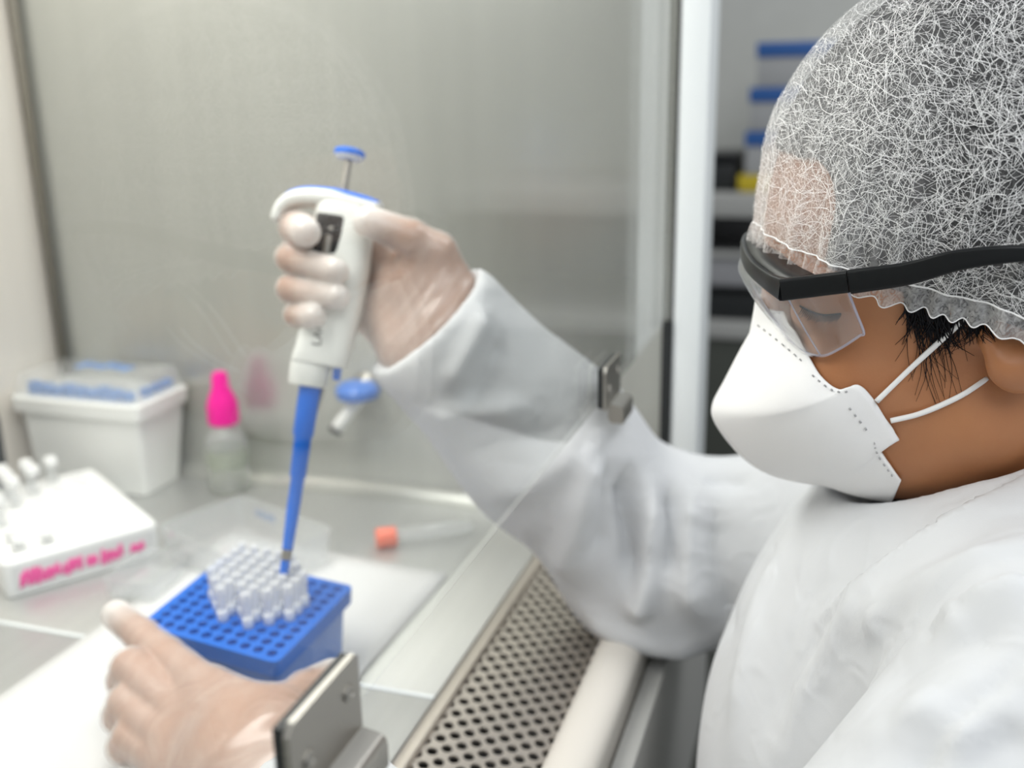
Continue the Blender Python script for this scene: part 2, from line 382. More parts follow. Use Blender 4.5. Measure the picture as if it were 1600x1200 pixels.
# padded front rail: rounded section
prof = []
for a in np.linspace(-0.2, math.pi + 0.4, 14): prof.append((0.128 + 0.0155 * math.cos(a), 0.004 + 0.011 * math.sin(a)))
prof += [(0.112, -0.03), (0.112, -0.08), (0.1435, -0.08)]
V, Fc = loft([[(x, y, z) for y, z in prof] for x in (SX0, SX1)]); auto(mesh('arm_rest', V, Fc, M['rail'], cab))
box('front_fascia', (SX0 - 0.03, 0.098, -0.20), (SX1 + 0.03, 0.1115, -0.012), M['shelf'], cab, 0.003)
box('base_cabinet', (SX0, 0.112, -0.80), (SX1, YB, -0.086), M['dark_grey'], cab, 0.003)
# far front post with its black seal
box('front_post', (SX1 - 0.004, 0.1105, -0.08), (SX1 + 0.05, 0.1335, 0.75), M['post'], cab, 0.002)
box('seal_strip', (SX1 - 0.0035, 0.1337, -0.05), (SX1 + 0.02, 0.1365, 0.73), M['rubber'], cab)
box('seal_strip', (SX1 - 0.006, 0.1337, -0.02), (SX1 - 0.0036, 0.1425, 0.186), M['rubber'], cab)

# ------------------------------------------------------------------ glass sash with its two steel clips
sash = thing('sash_window', (0.24, YS, 0.19), 'sliding clear glass front sash of the safety cabinet', 'window')
box('glass_pane', (SX0 + 0.004, YS - 0.0022, 0.187), (SX1 - 0.004, YS + 0.0022, 0.74), M['glass'], sash, 0.0006, 1)
def clip(x0, x1, zt=0.2125, zb=0.186):
    y = YS - 0.0024
    bm = bmesh.new(); w = 0.0016
    pts = [(x0 + 0.003, zt), (x1 - 0.002, zt), (x1, zt - 0.002), (x1, zb), (x0, zb), (x0, zt - 0.003)]
    V, Fc = loft([[(x, yy, z) for x, z in pts] for yy in (y - 0.0055, y - 0.0035)])
    p = auto(mesh('clip_plate', V, Fc, M['steel'], sash))
    box('clip_pad', (x0 + 0.0005, y - 0.0033, zb + 0.0005), (x1 - 0.001, y - 0.0002, zt - 0.001), M['rubber'], p)
    # hand lip that stands out from the lower end of the plate
    pr = [(y - 0.0040, zb + 0.0012), (y - 0.0062, zb), (y - 0.0115, zb - 0.001), (y - 0.0132, zb - 0.0022), (y - 0.0138, zb - 0.0042), (y - 0.0138, zb - 0.012), (y - 0.0060, zb - 0.012), (y - 0.0040, zb - 0.009)]
    V, Fc = loft([[(x, a, b) for a, b in pr] for x in (x0 + 0.012, x1)])
    auto(mesh('clip_lip', V, Fc, M['steel'], p), 0.9)
    for sx, sz in ((x0 + 0.009, zb + 0.011), (x1 - 0.0075, zb + 0.0165)):
        V, Fc = lathe([(0.0029, 0), (0.0029, 0.0006), (0.0022, 0.0012), (0.0012, 0.0012), (0.0010, 0.0006), (0.0001, 0.0006)], 16)
        mt = Matrix.Translation((sx, y - 0.0055, sz)) @ Matrix.Rotation(math.pi / 2, 4, 'X')
        auto(mesh('screw', *xf((V, Fc), mt), M['steel'], p))
    return p
clip(0.2055, 0.2470); clip(0.583, 0.6245)

# ------------------------------------------------------------------ service tap on the far side panel
tp = thing('service_tap', (0.845, 0.425, 0.105), 'blue knobbed service tap with steel nozzle on the side panel', 'tap')
mt = Matrix.Translation((SX1, 0.424, 0.108)) @ Matrix.Rotation(-math.pi / 2, 4, 'Y')
mesh('flange', *xf(lathe([(0.013, 0), (0.013, 0.003), (0.008, 0.006), (0.007, 0.014)], 20), mt), M['steel'], tp, True)
mt = Matrix.Translation((0.826, 0.424, 0.100))
auto(mesh('knob', *xf(lathe([(0.012, 0), (0.020, 0.002), (0.021, 0.009), (0.017, 0.014), (0.004, 0.016)], 10), mt), M['blue_body'], tp))
V, Fc = sweep(spline([(0.832, 0.424, 0.106), (0.826, 0.424, 0.098), (0.818, 0.432, 0.086), (0.812, 0.441, 0.073)], 10), 0.006, 0.006, (1, 0, 0), 12); mesh('nozzle', V, Fc, M['white_plastic'], tp, True)
V, Fc = sweep([(0.812, 0.441, 0.073), (0.811, 0.443, 0.070)], 0.0065, 0.0065, (1, 0, 0), 12); mesh('nozzle_end', V, Fc, M['rubber'], tp, True)

# ================================================================== things on the work surface
# white paper sheet
bm = bmesh.new()
P4 = [(0.30, 0.505), (0.717, 0.500), (0.694, 0.286), (0.30, 0.290)]
NU, NV = 24, 14; Vp = []
for i in range(NU + 1):
    for j in range(NV + 1):
        a, b = i / NU, j / NV
        p = (np.array(P4[0]) * (1 - a) + np.array(P4[1]) * a) * (1 - b) + (np.array(P4[3]) * (1 - a) + np.array(P4[2]) * a) * b
        z = 0.0020 + 0.0005 * math.sin(a * 9 + b * 3) + 0.004 * max(0, a - 0.9) * 10 * max(0, b - 0.8)
        Vp.append((p[0], p[1], z))
Fp = [(i * (NV + 1) + j, i * (NV + 1) + j + 1, (i + 1) * (NV + 1) + j + 1, (i + 1) * (NV + 1) + j) for i in range(NU) for j in range(NV)]
pap = mesh('paper_sheet', Vp, Fp, M['paper'], None, True); sm = pap.modifiers.new('s', 'SOLIDIFY'); sm.thickness = 0.0004
tag(pap, 'white absorbent paper sheet under the blue tip rack', 'paper')

# blue tip rack
RA, RB, RC, RD = [np.array(p) for p in ((0.4625, 0.301), (0.5640, 0.301), (0.5800, 0.413), (0.4785, 0.409))]
rk = thing('tip_rack', (0.52, 0.355, 0.0016), 'blue plastic pipette tip rack held by the gloved hand', 'rack')
def rect(a, b): return RA * (1 - a) * (1 - b) + RB * a * (1 - b) + RD * (1 - a) * b + RC * a * b
def ring(inset, z, z0=0.0018, r=0.006, n=5):
    c = [rect(0, 0), rect(1, 0), rect(1, 1), rect(0, 1)]; mid = sum(c) / 4; out = []
    c = [p + (mid - p) / np.linalg.norm(mid - p) * inset for p in c]
    for k in range(4):
        p = c[k]; d0 = c[k - 1] - p; d1 = c[(k + 1) % 4] - p; d0 /= np.linalg.norm(d0); d1 /= np.linalg.norm(d1)
        a, b = p + d0 * r, p + d1 * r
        for i in range(n):
            t = i / (n - 1); q = a * (1 - t) ** 2 + 2 * p * t * (1 - t) + b * t * t; out.append((q[0], q[1], z + z0))
    return out
V, Fc = loft([ring(0.010, 0.0), ring(0.006, 0.040)]); auto(mesh('rack_body', V, Fc, M['blue_body'], rk))
V, Fc = loft([ring(0.003, 0.0402), ring(0.0008, 0.041), ring(0.0, 0.0515)], False); Fc.append(tuple(range(20))[::-1]); auto(mesh('lid_skirt', V, Fc, M['blue'], rk))
# perforated top plate: 10 x 10 holes
NH = 10; zt = 0.0533; Vt = []; Ft = []
cell = lambda i, j: [(i / NH, j / NH), ((i + .5) / NH, j / NH), ((i + 1) / NH, j / NH), ((i + 1) / NH, (j + .5) / NH), ((i + 1) / NH, (j + 1) / NH), ((i + .5) / NH, (j + 1) / NH), (i / NH, (j + 1) / NH), (i / NH, (j + .5) / NH)]
mp_ = lambda a, b: rect(0.035 + 0.93 * a, 0.035 + 0.93 * b)
for i in range(NH):
    for j in range(NH):
        b0 = len(Vt); ce = ((i + .5) / NH, (j + .5) / NH)
        oc = [mp_(*c) for c in cell(i, j)]; cc = mp_(*ce)
        Vt += [(p[0], p[1], zt) for p in oc]
        for z, rr in ((zt, 0.0036), (zt - 0.012, 0.0033)):
            Vt += [(cc[0] + rr * math.cos(-3 * math.pi / 4 + k * math.pi / 4), cc[1] + rr * math.sin(-3 * math.pi / 4 + k * math.pi / 4), z) for k in range(8)]
        for k in range(8):
            n = (k + 1) % 8; Ft += [(b0 + k, b0 + n, b0 + 8 + n, b0 + 8 + k), (b0 + 8 + k, b0 + 8 + n, b0 + 16 + n, b0 + 16 + k)]
auto(mesh('hole_plate', Vt, Ft, M['blue'], rk))
edge = []
for a, b in [(0, 0), (1, 0), (1, 1), (0, 1)]: edge.append((a, b))
V = []; Fc = []
oc = ring(0.0, 0.0515); ic = [np.array([*mp_(a, b), zt]) for a, b in edge]
mid_ = ring(0.0008, 0.0533, 0.0, 0.006)
V = [tuple(p) for p in oc] + [(p[0], p[1], zt) for p in mid_] + [tuple(p) for p in ic]
for k in range(20): n = (k + 1) % 20; Fc.append((k, n, 20 + n, 20 + k))
for k in range(4):
    for i in range(4): Fc.append((20 + k * 5 + i, 20 + k * 5 + i + 1, 40 + k))
    Fc.append((20 + k * 5 + 4, 20 + (k * 5 + 5) % 20, 40 + (k + 1) % 4, 40 + k))
auto(mesh('rim', V, Fc, M['blue'], rk))

# pipette tips standing in the rack
tip_me = {}
ORD = ['front', 'second', 'third', 'fourth', 'fifth', 'sixth', 'seventh', 'eighth', 'ninth', 'tenth']
def tip(i, j, label):
    c = mp_((i + .5) / NH, (j - 1 + .5) / NH)
    t = thing('pipette_tip', (c[0], c[1], zt), label, 'pipette tip', 'pipette tips in the blue rack')
    if not tip_me:
        a = lathe([(0.0026, -0.011), (0.0031, 0.0), (0.0036, 0.0005), (0.0036, 0.0065), (0.0031, 0.0075)], 12)
        b = lathe([(0.0031, 0.0076), (0.0032, 0.016), (0.0036, 0.017), (0.0035, 0.0235), (0.0029, 0.024), (0.0026, 0.0078)], 12, False)
        tip_me['c'] = mesh('collar', *a, M['tip_glint']).data; tip_me['t'] = mesh('tube', *b, M['tip_plastic']).data
        for o in list(bpy.data.objects):
            if o.data in (tip_me['c'], tip_me['t']): bpy.data.objects.remove(o)
        for k in 'ct': tip_me[k].polygons.foreach_set('use_smooth', np.ones(len(tip_me[k].polygons), bool))
    for k, nm in (('c', 'collar'), ('t', 'tube')):
        o = bpy.data.objects.new(nm, tip_me[k]); COL.objects.link(o); o.parent = t
present = {(i, j) for i in range(2, 9) for j in range(2, 9)} - {(2, 2), (2, 3), (2, 5), (2, 8), (3, 2), (8, 2), (8, 3), (2, 7), (7, 2), (3, 8)}
rows_ = sorted({i for i, j in present})
for i, j in sorted(present):
    js = sorted((b for a, b in present if a == i), reverse=True); k = js.index(j)
    tip(i, j, 'clear pipette tip with caught light painted white into its collar, %s from the left in the %s row of tips' % ('first' if k == 0 else ORD[k], ORD[rows_.index(i)]))

# large white storage box with clear printed lid
wb = thing('storage_box', (0.80, 0.695, 0), 'white plastic storage box with clear blue-printed lid in the cabinet corner', 'box')
bx0, bx1, by0, by1 = 0.764, 0.8405, 0.624, 0.764
def rrect(x0, x1, y0, y1, z, r=0.006, n=5):
    o = []
    for cx, cy, a0 in ((x1 - r, y1 - r, 0), (x0 + r, y1 - r, 1), (x0 + r, y0 + r, 2), (x1 - r, y0 + r, 3)):
        for k in range(n): a = (a0 + k / (n - 1)) * math.pi / 2; o.append((cx + r * math.cos(a), cy + r * math.sin(a), z))
    return o
V, Fc = loft([rrect(bx0 + .006, bx1 - .015, by0 + .006, by1 - .004, 0.0008), rrect(bx0 + .001, bx1 - .001, by0 + .001, by1 - .001, 0.080)]); auto(mesh('box_body', V, Fc, M['white_plastic'], wb))
V, Fc = loft([rrect(bx0 - .004, bx1, by0 - .004, by1 + .004, 0.0802), rrect(bx0 - .005, bx1, by0 - .005, by1 + .005, 0.094), rrect(bx0 - .003, bx1 - .002, by0 - .003, by1 + .003, 0.096)]); rim_ = auto(mesh('box_rim', V, Fc, M['white_plastic'], wb))
V, Fc = loft([rrect(bx0 - .003, bx1 - .002, by0 - .003, by1 + .003, 0.0962), rrect(bx0, bx1 - .004, by0, by1, 0.108), rrect(bx0 + .003, bx1 - .006, by0 + .003, by1 - .003, 0.1165), rrect(bx0 + .008, bx1 - .010, by0 + .008, by1 - .008, 0.118)]); lid = auto(mesh('lid', V, Fc, M['clear_plastic'], wb))
random.seed(3)
# blue tip carriers seen through the lid
for k in range(9):
    y0 = by0 + 0.010 + k * 0.0135; box('tip_carrier', (bx0 + 0.005, y0, 0.0964), (bx0 + 0.014, y0 + 0.0115, 0.105 + 0.0015 * (k % 3)), M['print_blue'], wb, 0.001)
for k in range(3): box('tip_carrier', (bx0 + 0.024 + k * 0.016, by0 + 0.006, 0.0964), (bx0 + 0.035 + k * 0.016, by0 + 0.014, 0.104), M['print_blue'], wb, 0.001)
for k in range(5): box('print_mark', (bx0 + 0.034 + 0.004 * (k % 2), by0 + 0.035 + k * 0.013, 0.1181), (bx0 + 0.050 + 0.003 * (k % 3), by0 + 0.044 + k * 0.013, 0.1185), M['print_blue'], lid)

M['bottle_label'] = clear('bottle_label', (0.75, 0.80, 0.72), 0.35, 0.2, 1.4, (0.62, 0.66, 0.55))
# pink-capped dropper bottle
bt = thing('dropper_bottle', (0.811, 0.562, 0), 'clear dropper bottle with bright pink nozzle cap beside the white box', 'bottle')
mt = Matrix.Translation((0.811, 0.562, 0.0008))
mesh('bottle_body', *xf(lathe([(0.002, 0), (0.018, 0.0), (0.0205, 0.003), (0.0205, 0.045), (0.019, 0.055), (0.013, 0.064), (0.010, 0.067), (0.010, 0.074)], 28), mt), M['clear_plastic'], bt, True)
mesh('liquid', *xf(lathe([(0.002, 0.0012), (0.018, 0.0012), (0.0196, 0.004), (0.0196, 0.034), (0.002, 0.034)], 28), mt), M['liquid'], bt, True)
mesh('label', *xf(lathe([(0.0207, 0.026), (0.0209, 0.027), (0.0209, 0.043), (0.0207, 0.044)], 28, False), mt), M['bottle_label'], bt, True)
cp = auto(mesh('cap', *xf(lathe([(0.0135, 0.068), (0.0150, 0.069), (0.0150, 0.087), (0.0125, 0.095), (0.0085, 0.104), (0.0075, 0.116), (0.0062, 0.119), (0.001, 0.1195)], 20), mt), M['pink'], bt), 0.5)

# tube rack with pink handwriting
A0 = np.array([0.560, 0.600]); A1 = np.array([0.662, 0.533]); du = A1 - A0; Lw = np.linalg.norm(du); du /= Lw; dv = np.array([-du[1], du[0]]); Ld = 0.172
tr = thing('tube_rack', (0.66, 0.64, 0), 'white plastic tube rack with pink handwriting on its front', 'rack')
RM = Matrix(((du[0], dv[0], 0, A0[0]), (du[1], dv[1], 0, A0[1]), (0, 0, 1, 0), (0, 0, 0, 1)))
V, Fc = loft([rrect(.001, Lw - .001, .001, Ld - .001, 0.0008, .004), rrect(0, Lw, 0, Ld, 0.004, .005), rrect(0, Lw, 0, Ld, 0.029, .006), rrect(.002, Lw - .002, .002, Ld - .002, 0.031, .005)])
auto(mesh('rack_body', *xf((V, Fc), RM), M['rack_white'], tr))
tape = box('label_tape', (0.006, -0.0006, 0.005), (Lw - 0.006, -0.0001, 0.026), M['paper'], tr, mtx=RM)
random.seed(12)
def scribble(x0, x1, amp, par, n=0):
    pts = []; k = max(8, int((x1 - x0) / 0.0016))
    for i in range(k + 1):
        x = x0 + (x1 - x0) * i / k; pts.append((x + random.uniform(-.0006, .0006), -0.0009, 0.0145 + (amp if i % 2 else -amp) * random.uniform(0.45, 1.0)))
    V, Fc = sweep(spline(pts, k * 5), 0.0004, 0.00125, (0, 1, 0), 6); mesh('handwriting', *xf((V, Fc), RM), M['pink_ink'], par, True)
for a, b, am in ((0.011, 0.030, 0.0085), (0.031, 0.041, 0.0065), (0.043, 0.058, 0.0072), (0.062, 0.070, 0.0055), (0.073, 0.090, 0.0068), (0.097, 0.108, 0.004)): scribble(a, b, am, tape)
for k in range(8):      # round sockets moulded into the top
    for q in range(5):
        V, Fc = lathe([(0.0048, 0.0311), (0.0062, 0.0311), (0.0062, 0.0325), (0.0048, 0.0325)], 12, False)
        Fc += [(36 + i, 36 + (i + 1) % 12, (i + 1) % 12, i) for i in range(12)]
        mesh('socket', *xf((V, Fc), RM @ Matrix.Translation((0.018 + q * 0.021, 0.018 + k * 0.0195, 0))), M['rack_white'], tr, True)
def vial(u, v, h, label, tilt=0.0):
    w = RM @ Vector((u, v, 0.0326)); t = thing('sample_tube', w, label, 'tube', 'sample tubes in the white rack')
    mt = Matrix.Translation(w) @ Matrix.Rotation(tilt, 4, 'X')
    mesh('tube_body', *xf(lathe([(0.0015, 0), (0.0044, 0.001), (0.0044, h * .7)], 14), mt), M['clear_plastic'], t, True)
    mesh('cap', *xf(lathe([(0.0055, h * .66), (0.0058, h * .7), (0.0058, h * .96), (0.005, h), (0.001, h)], 14), mt), M['rack_white'], t, True)
for k, (u, v) in enumerate([(0.018, 0.0765), (0.018, 0.0960), (0.018, 0.1155), (0.018, 0.135), (0.039, 0.1155), (0.039, 0.135), (0.060, 0.135), (0.060, 0.1545), (0.039, 0.1545), (0.018, 0.1545)]):
    vial(u, v, 0.026, 'white-capped sample tube in the white rack, %s of the left cluster counted from the front' % ('first' if k == 0 else ORD[k]))
vial(0.081, 0.1545, 0.024, 'white-capped sample tube standing alone at the far end of the white rack', 0.0)
for k, (u, v) in enumerate([(0.018, 0.018), (0.039, 0.018), (0.018, 0.0375)]):
    vial(u, v, 0.010, ['short sample tube at the front left corner of the white rack', 'short sample tube right of the corner tube in the white rack', 'short sample tube just behind the corner tube in the white rack'][k])

# dark instrument at the far left
t = thing('tube_opener', (0.77, 0.815 - 0.04, 0), 'black handheld tool standing left of the white storage box', 'tool')
bm = bmesh.new(); 
V, Fc = loft([rrect(0.690, 0.722, 0.742, 0.772, z, r, 4) for z, r in ((0.0008, .003), (0.004, .006), (0.085, .006), (0.098, .010))]); auto(mesh('tool_body', V, Fc, M['rubber'], t))
V, Fc = loft([rrect(0.697, 0.715, 0.749, 0.765, z, .006, 4) for z in (0.0985, 0.118)]); auto(mesh('tool_head', V, Fc, M['black_plastic'], t))

# clear inverted lid lying on the table
cl = thing('rack_cover', (0.672, 0.456, 0.0016), 'clear plastic rack cover with small blue print on the paper behind the rack', 'cover')
CM = Matrix.Translation((0.672, 0.456, 0.0026)) @ Matrix.Rotation(math.radians(-21), 4, 'Z')
o2 = rrect(-.040, .040, -.060, .060, 0.0, .007); o3 = rrect(-.043, .043, -.063, .063, 0.029, .008)
i3 = rrect(-.0415, .0415, -.0615, .0615, 0.029, .008); i2 = rrect(-.0385, .0385, -.0585, .0585, 0.0015, .007)
V, Fc = loft([o2, o3, i3, i2]); auto(mesh('cover_shell', *xf((V, Fc), CM), M['clear_plastic'], cl))
for k in range(4): box('print_mark', (0.0435, 0.018 + k * 0.007, 0.012), (0.0441, 0.023 + k * 0.007, 0.019), M['print_blue'], cl, mtx=CM)
t = thing('clear_tray', (0.60, 0.51, 0), 'small clear plastic tray between the tube rack and the paper', 'tray')
CM = Matrix.Translation((0.612, 0.5075, 0.0024)) @ Matrix.Rotation(math.radians(3), 4, 'Z')
V, Fc = loft([rrect(-.028, .028, -.020, .020, 0, .004), rrect(-.030, .030, -.022, .022, .016, .005), rrect(-.0285, .0285, -.0205, .0205, .016, .005), rrect(-.0265, .0265, -.0185, .0185, .0015, .004)]); auto(mesh('tray_shell', *xf((V, Fc), CM), M['clear_plastic'], t))

# orange-capped test tube
p0 = np.array([0.727, 0.364, 0.0085]); p1 = np.array([0.776, 0.292, 0.0085]); dr = Vector(p1 - p0).normalized()
tt = thing('test_tube', (0.75, 0.33, 0), 'clear test tube with an orange screw cap lying on steel', 'test tube')
mt = Matrix.Translation(p0) @ dr.to_track_quat('Z', 'Y').to_matrix().to_4x4()
mesh('tube_body', *xf(lathe([(0.0065, 0.012), (0.0068, 0.075), (0.0055, 0.082), (0.003, 0.086), (0.0005, 0.0875)], 20), mt), M['clear_plastic'], tt, True)
auto(mesh('screw_cap', *xf(lathe([(0.001, -0.0005), (0.0080, 0.0), (0.0086, 0.001), (0.0086, 0.0165), (0.0080, 0.017), (0.0066, 0.017)], 24), mt), M['orange'], tt))

# ================================================================== pipette
PT = W(543, 262, 0.668); PB = W(447, 872, 0.664)
ax = (PB - PT); PL = np.linalg.norm(ax); ax /= PL
fr_ = -(RW @ np.array([0, 0, 1.0])); fr_ -= ax * (fr_ @ ax); fr_ /= np.linalg.norm(fr_)     # towards the camera
sd = np.cross(ax, fr_); sd = sd if sd @ (RW @ np.array([1.0, 0, 0])) > 0 else -sd             # to the right in the picture
pp = thing('pipette', PB, 'white and blue micropipette held upright in the gloved right hand', 'pipette')
mmpx = 0.667 / F
def pq(py, dx=0.0, fz=0.0):
    """point on the pipette: level py down the photo, dx to the right (photo px), fz towards the camera (m)"""
    return PT + ax * ((py - 262) / (872 - 262) * PL) + sd * (dx * mmpx) + fr_ * fz
def tube(name, rows, mat, par, n=20, power=2.0):
    pts = [pq(r[0], r[1]) for r in rows]; k = len(rows)
    secs = []
    for i, r in enumerate(rows):
        ring_ = []
        for j in range(n):
            a = 2 * math.pi * j / n; c, d = math.cos(a), math.sin(a)
            cx = math.copysign(abs(c) ** (2 / power), c); dy = math.copysign(abs(d) ** (2 / power), d)
            ring_.append(pts[i] + sd * (r[2] * mmpx * cx) + fr_ * (r[3] * mmpx * dy))
        secs.append(ring_)
    V, Fc = loft(secs); return auto(mesh(name, V, Fc, mat, par), 0.6)
tube('plunger_cap', [(233, 0, 18, 18), (235.5, 0, 23.5, 23.5), (241, 0, 24.5, 24.5), (244, 0, 24, 24)], M['pip_blue'], pp)
tube('plunger_collar', [(244.2, 0, 23, 23), (248, 0, 21, 21), (250, 0, 12, 12)], M['pip_white'], pp)
tube('plunger_rod', [(250, 0, 6, 6), (314, 0, 6, 6)], M['steel'], pp, 14)
body = tube('handle', [(316, 6, 36, 26), (322, 7, 44, 30), (335, 9, 46, 32), (398, 11, 46, 34), (420, 12, 47, 36), (480, 11, 46, 35), (520, 10, 43, 34), (545, 8, 43, 33), (566, 4, 43, 32), (569, 4, 42, 31)], M['pip_white'], pp, 28, 3.4)
tube('lower_collar', [(570, -9, 31, 29), (600, -9, 30, 28), (605, -9, 28, 26)], M['pip_white'], pp, 24, 2.4)
tube('shaft', [(606, -4, 17.5, 17), (680, -4, 16.0, 16.0), (684, -3.5, 13.6, 13.6), (744, -2, 12.8, 12.8), (748, -1.5, 10.6, 10.6), (800, -1, 10.2, 10.2), (858, 0, 8.2, 8.2)], M['pip_blue'], pp)
tube('metal_ring', [(858.5, 0, 8.6, 8.6), (874, 0, 8.2, 8.2)], M['steel'], pp)
tube('nozzle', [(874.5, 0, 7.6, 7.6), (896, 0, 6.6, 6.6)], M['pip_blue'], pp)
tube('ejector_tab', [(571, 33, 7, 8), (588, 34, 6, 7), (590, 34, 5, 6)], M['pip_blue'], pp, 12, 3)
tube('ejector_rod', [(571, 20, 3, 3), (640, 12, 2.5, 2.5)], M['steel'], pp, 8)
# finger hook: a curved bar off the left of the handle top, with the blue strip along its back
hk = [(592, 330), (560, 322), (520, 313), (485, 309), (458, 312), (440, 325), (431, 346)]
hx = lambda x, y: (y + (x - 530) * 0.16, x - (543 - (y + (x - 530) * .16 - 262) * 96 / 610) )
def pxpt(x, y, fz=0.0):
    # photo point on the pipette's mid plane
    q = W(x, y, 0.667); return q - fr_ * ((q - PT) @ fr_) + fr_ * fz
hp = spline([pxpt(*h) for h in hk], 24)
V, Fc = sweep(hp, np.interp(np.arange(24), [0, 8, 16, 23], [0.0125, 0.0120, 0.0095, 0.0068]), np.interp(np.arange(24), [0, 8, 16, 23], [0.0058, 0.0062, 0.0052, 0.0036]), fr_, 16, 2.8)
mesh('finger_hook', V, Fc, M['pip_white'], pp, True)
bs = spline([pxpt(*h) for h in [(592, 325), (572, 317), (543, 309), (515, 303), (482, 299.5), (455, 304), (436, 318)]], 24)
V, Fc = sweep(bs, np.interp(np.arange(24), [0, 8, 16, 23], [0.0118, 0.0105, 0.0080, 0.0050]), np.interp(np.arange(24), [0, 10, 17, 23], [0.0040, 0.0042, 0.0028, 0.0016]), fr_, 14, 2.6)
mesh('blue_strip', V, Fc, M['pip_blue'], pp, True)
# display window
win = tube('display_window', [(342, -8, 20, 4), (346, -8, 22, 5), (400, -6, 22, 5), (408, -6, 17, 4)], M['black_plastic'], pp, 20, 4)
for v in win.data.vertices: v.co += Vector(fr_ * 0.0122)
rod = tube('display_barrel', [(374, -6, 6, 3), (403, -6, 6, 3)], M['steel'], pp, 14)
for v in rod.data.vertices: v.co += Vector(fr_ * 0.0138)
dot = tube('display_knob', [(360, -4, 4, 2), (366, -4, 4, 2)], M['steel'], pp, 12)
for v in dot.data.vertices: v.co += Vector(fr_ * 0.0138)
# lettering up the handle
fc = bpy.data.curves.new('lettering', 'FONT'); fc.body = 'LABN'; fc.size = 0.0088; fc.extrude = 0.00015
to = bpy.data.objects.new('lettering_src', fc); COL.objects.link(to)
dg = bpy.context.evaluated_depsgraph_get(); me = bpy.data.meshes.new_from_object(to.evaluated_get(dg)); bpy.data.objects.remove(to)
org = pq(543, 8, 0.0140); tm = Matrix.Identity(4)
for i in range(3): tm[i][0] = -ax[i]; tm[i][1] = -sd[i]; tm[i][2] = fr_[i]; tm[i][3] = org[i]
me.transform(tm); o = link('lettering', me, M['rubber'], pp)

# ================================================================== person
def skin_mat():
    mt = pm('skin', (0.50, 0.275, 0.155), 0.46); b = mt.node_tree.nodes['Principled BSDF']
    b.inputs['Subsurface Weight'].default_value = 0.12; b.inputs['Subsurface Radius'].default_value = (1.0, 0.35, 0.2); b.inputs['Subsurface Scale'].default_value = 0.004
    tc = N(mt, 'ShaderNodeTexCoord'); n1 = N(mt, 'ShaderNodeTexNoise'); n1.inputs['Scale'].default_value = 28; n1.inputs['Detail'].default_value = 5
    rp = N(mt, 'ShaderNodeValToRGB'); e = rp.color_ramp.elements
    e[0].position = 0.32; e[0].color = (0.40, 0.165, 0.068, 1); e[1].position = 0.68; e[1].color = (0.46, 0.205, 0.090, 1)
    n2 = N(mt, 'ShaderNodeTexNoise'); n2.inputs['Scale'].default_value = 900; n2.inputs['Detail'].default_value = 3
    bp = N(mt, 'ShaderNodeBump'); bp.inputs['Strength'].default_value = 0.12; bp.inputs['Distance'].default_value = 0.0006
    L_(mt, tc.outputs['Object'], n1.inputs['Vector']); L_(mt, tc.outputs['Object'], n2.inputs['Vector'])
    L_(mt, n1.outputs['Fac'], rp.inputs[0]); L_(mt, rp.outputs[0], b.inputs['Base Color']); L_(mt, n2.outputs['Fac'], bp.inputs['Height']); L_(mt, bp.outputs[0], b.inputs['Normal'])
    return mt
M['skin'] = skin_mat()
M['hair'] = bump(pm('black_hair', (0.007, 0.007, 0.009), 0.5, Specular_IOR_Level=0.2), 350, 0.5, 0.002, stretch=(1, 1, 0.15))
M['lash'] = pm('lash_black', (0.012, 0.009, 0.008), 0.6)
def cloth_mat(name, col, wr=0.5):
    mt = pm(name, col, 0.7); b = mt.node_tree.nodes['Principled BSDF']
    tc = N(mt, 'ShaderNodeTexCoord'); n1 = N(mt, 'ShaderNodeTexNoise'); n1.inputs['Scale'].default_value = 13; n1.inputs['Detail'].default_value = 3; n1.inputs['Distortion'].default_value = 0.8; n1.noise_type = 'RIDGED_MULTIFRACTAL'
    n2 = N(mt, 'ShaderNodeTexNoise'); n2.inputs['Scale'].default_value = 1400; n2.inputs['Detail'].default_value = 2
    b1 = N(mt, 'ShaderNodeBump'); b1.inputs['Strength'].default_value = wr; b1.inputs['Distance'].default_value = 0.006
    b2 = N(mt, 'ShaderNodeBump'); b2.inputs['Strength'].default_value = 0.12; b2.inputs['Distance'].default_value = 0.0003
    L_(mt, tc.outputs['Object'], n1.inputs['Vector']); L_(mt, tc.outputs['Object'], n2.inputs['Vector'])
    L_(mt, n1.outputs['Fac'], b1.inputs['Height']); L_(mt, n2.outputs['Fac'], b2.inputs['Height'])
    n3 = N(mt, 'ShaderNodeTexNoise'); n3.inputs['Scale'].default_value = 38; n3.inputs['Detail'].default_value = 4; n3.inputs['Distortion'].default_value = 1.5; n3.noise_type = 'RIDGED_MULTIFRACTAL'
    b3 = N(mt, 'ShaderNodeBump'); b3.inputs['Strength'].default_value = wr * 0.7; b3.inputs['Distance'].default_value = 0.0022
    L_(mt, tc.outputs['Object'], n3.inputs['Vector']); L_(mt, n3.outputs['Fac'], b3.inputs['Height']); L_(mt, b1.outputs[0], b3.inputs['Normal'])
    L_(mt, b3.outputs[0], b2.inputs['Normal']); L_(mt, b2.outputs[0], b.inputs['Normal'])
    return mt
M['gown'] = cloth_mat('gown_nonwoven', (0.635, 0.65, 0.67), 0.65)
M['mask'] = cloth_mat('mask_nonwoven', (0.92, 0.92, 0.92), 0.04)
M['loop'] = bump(pm('ear_loop_elastic', (0.88, 0.88, 0.87), 0.7), 900, 0.3, 0.0003)
M['stitch'] = bump(pm('weld_seam', (0.42, 0.42, 0.43), 0.7), 300, 0.05)
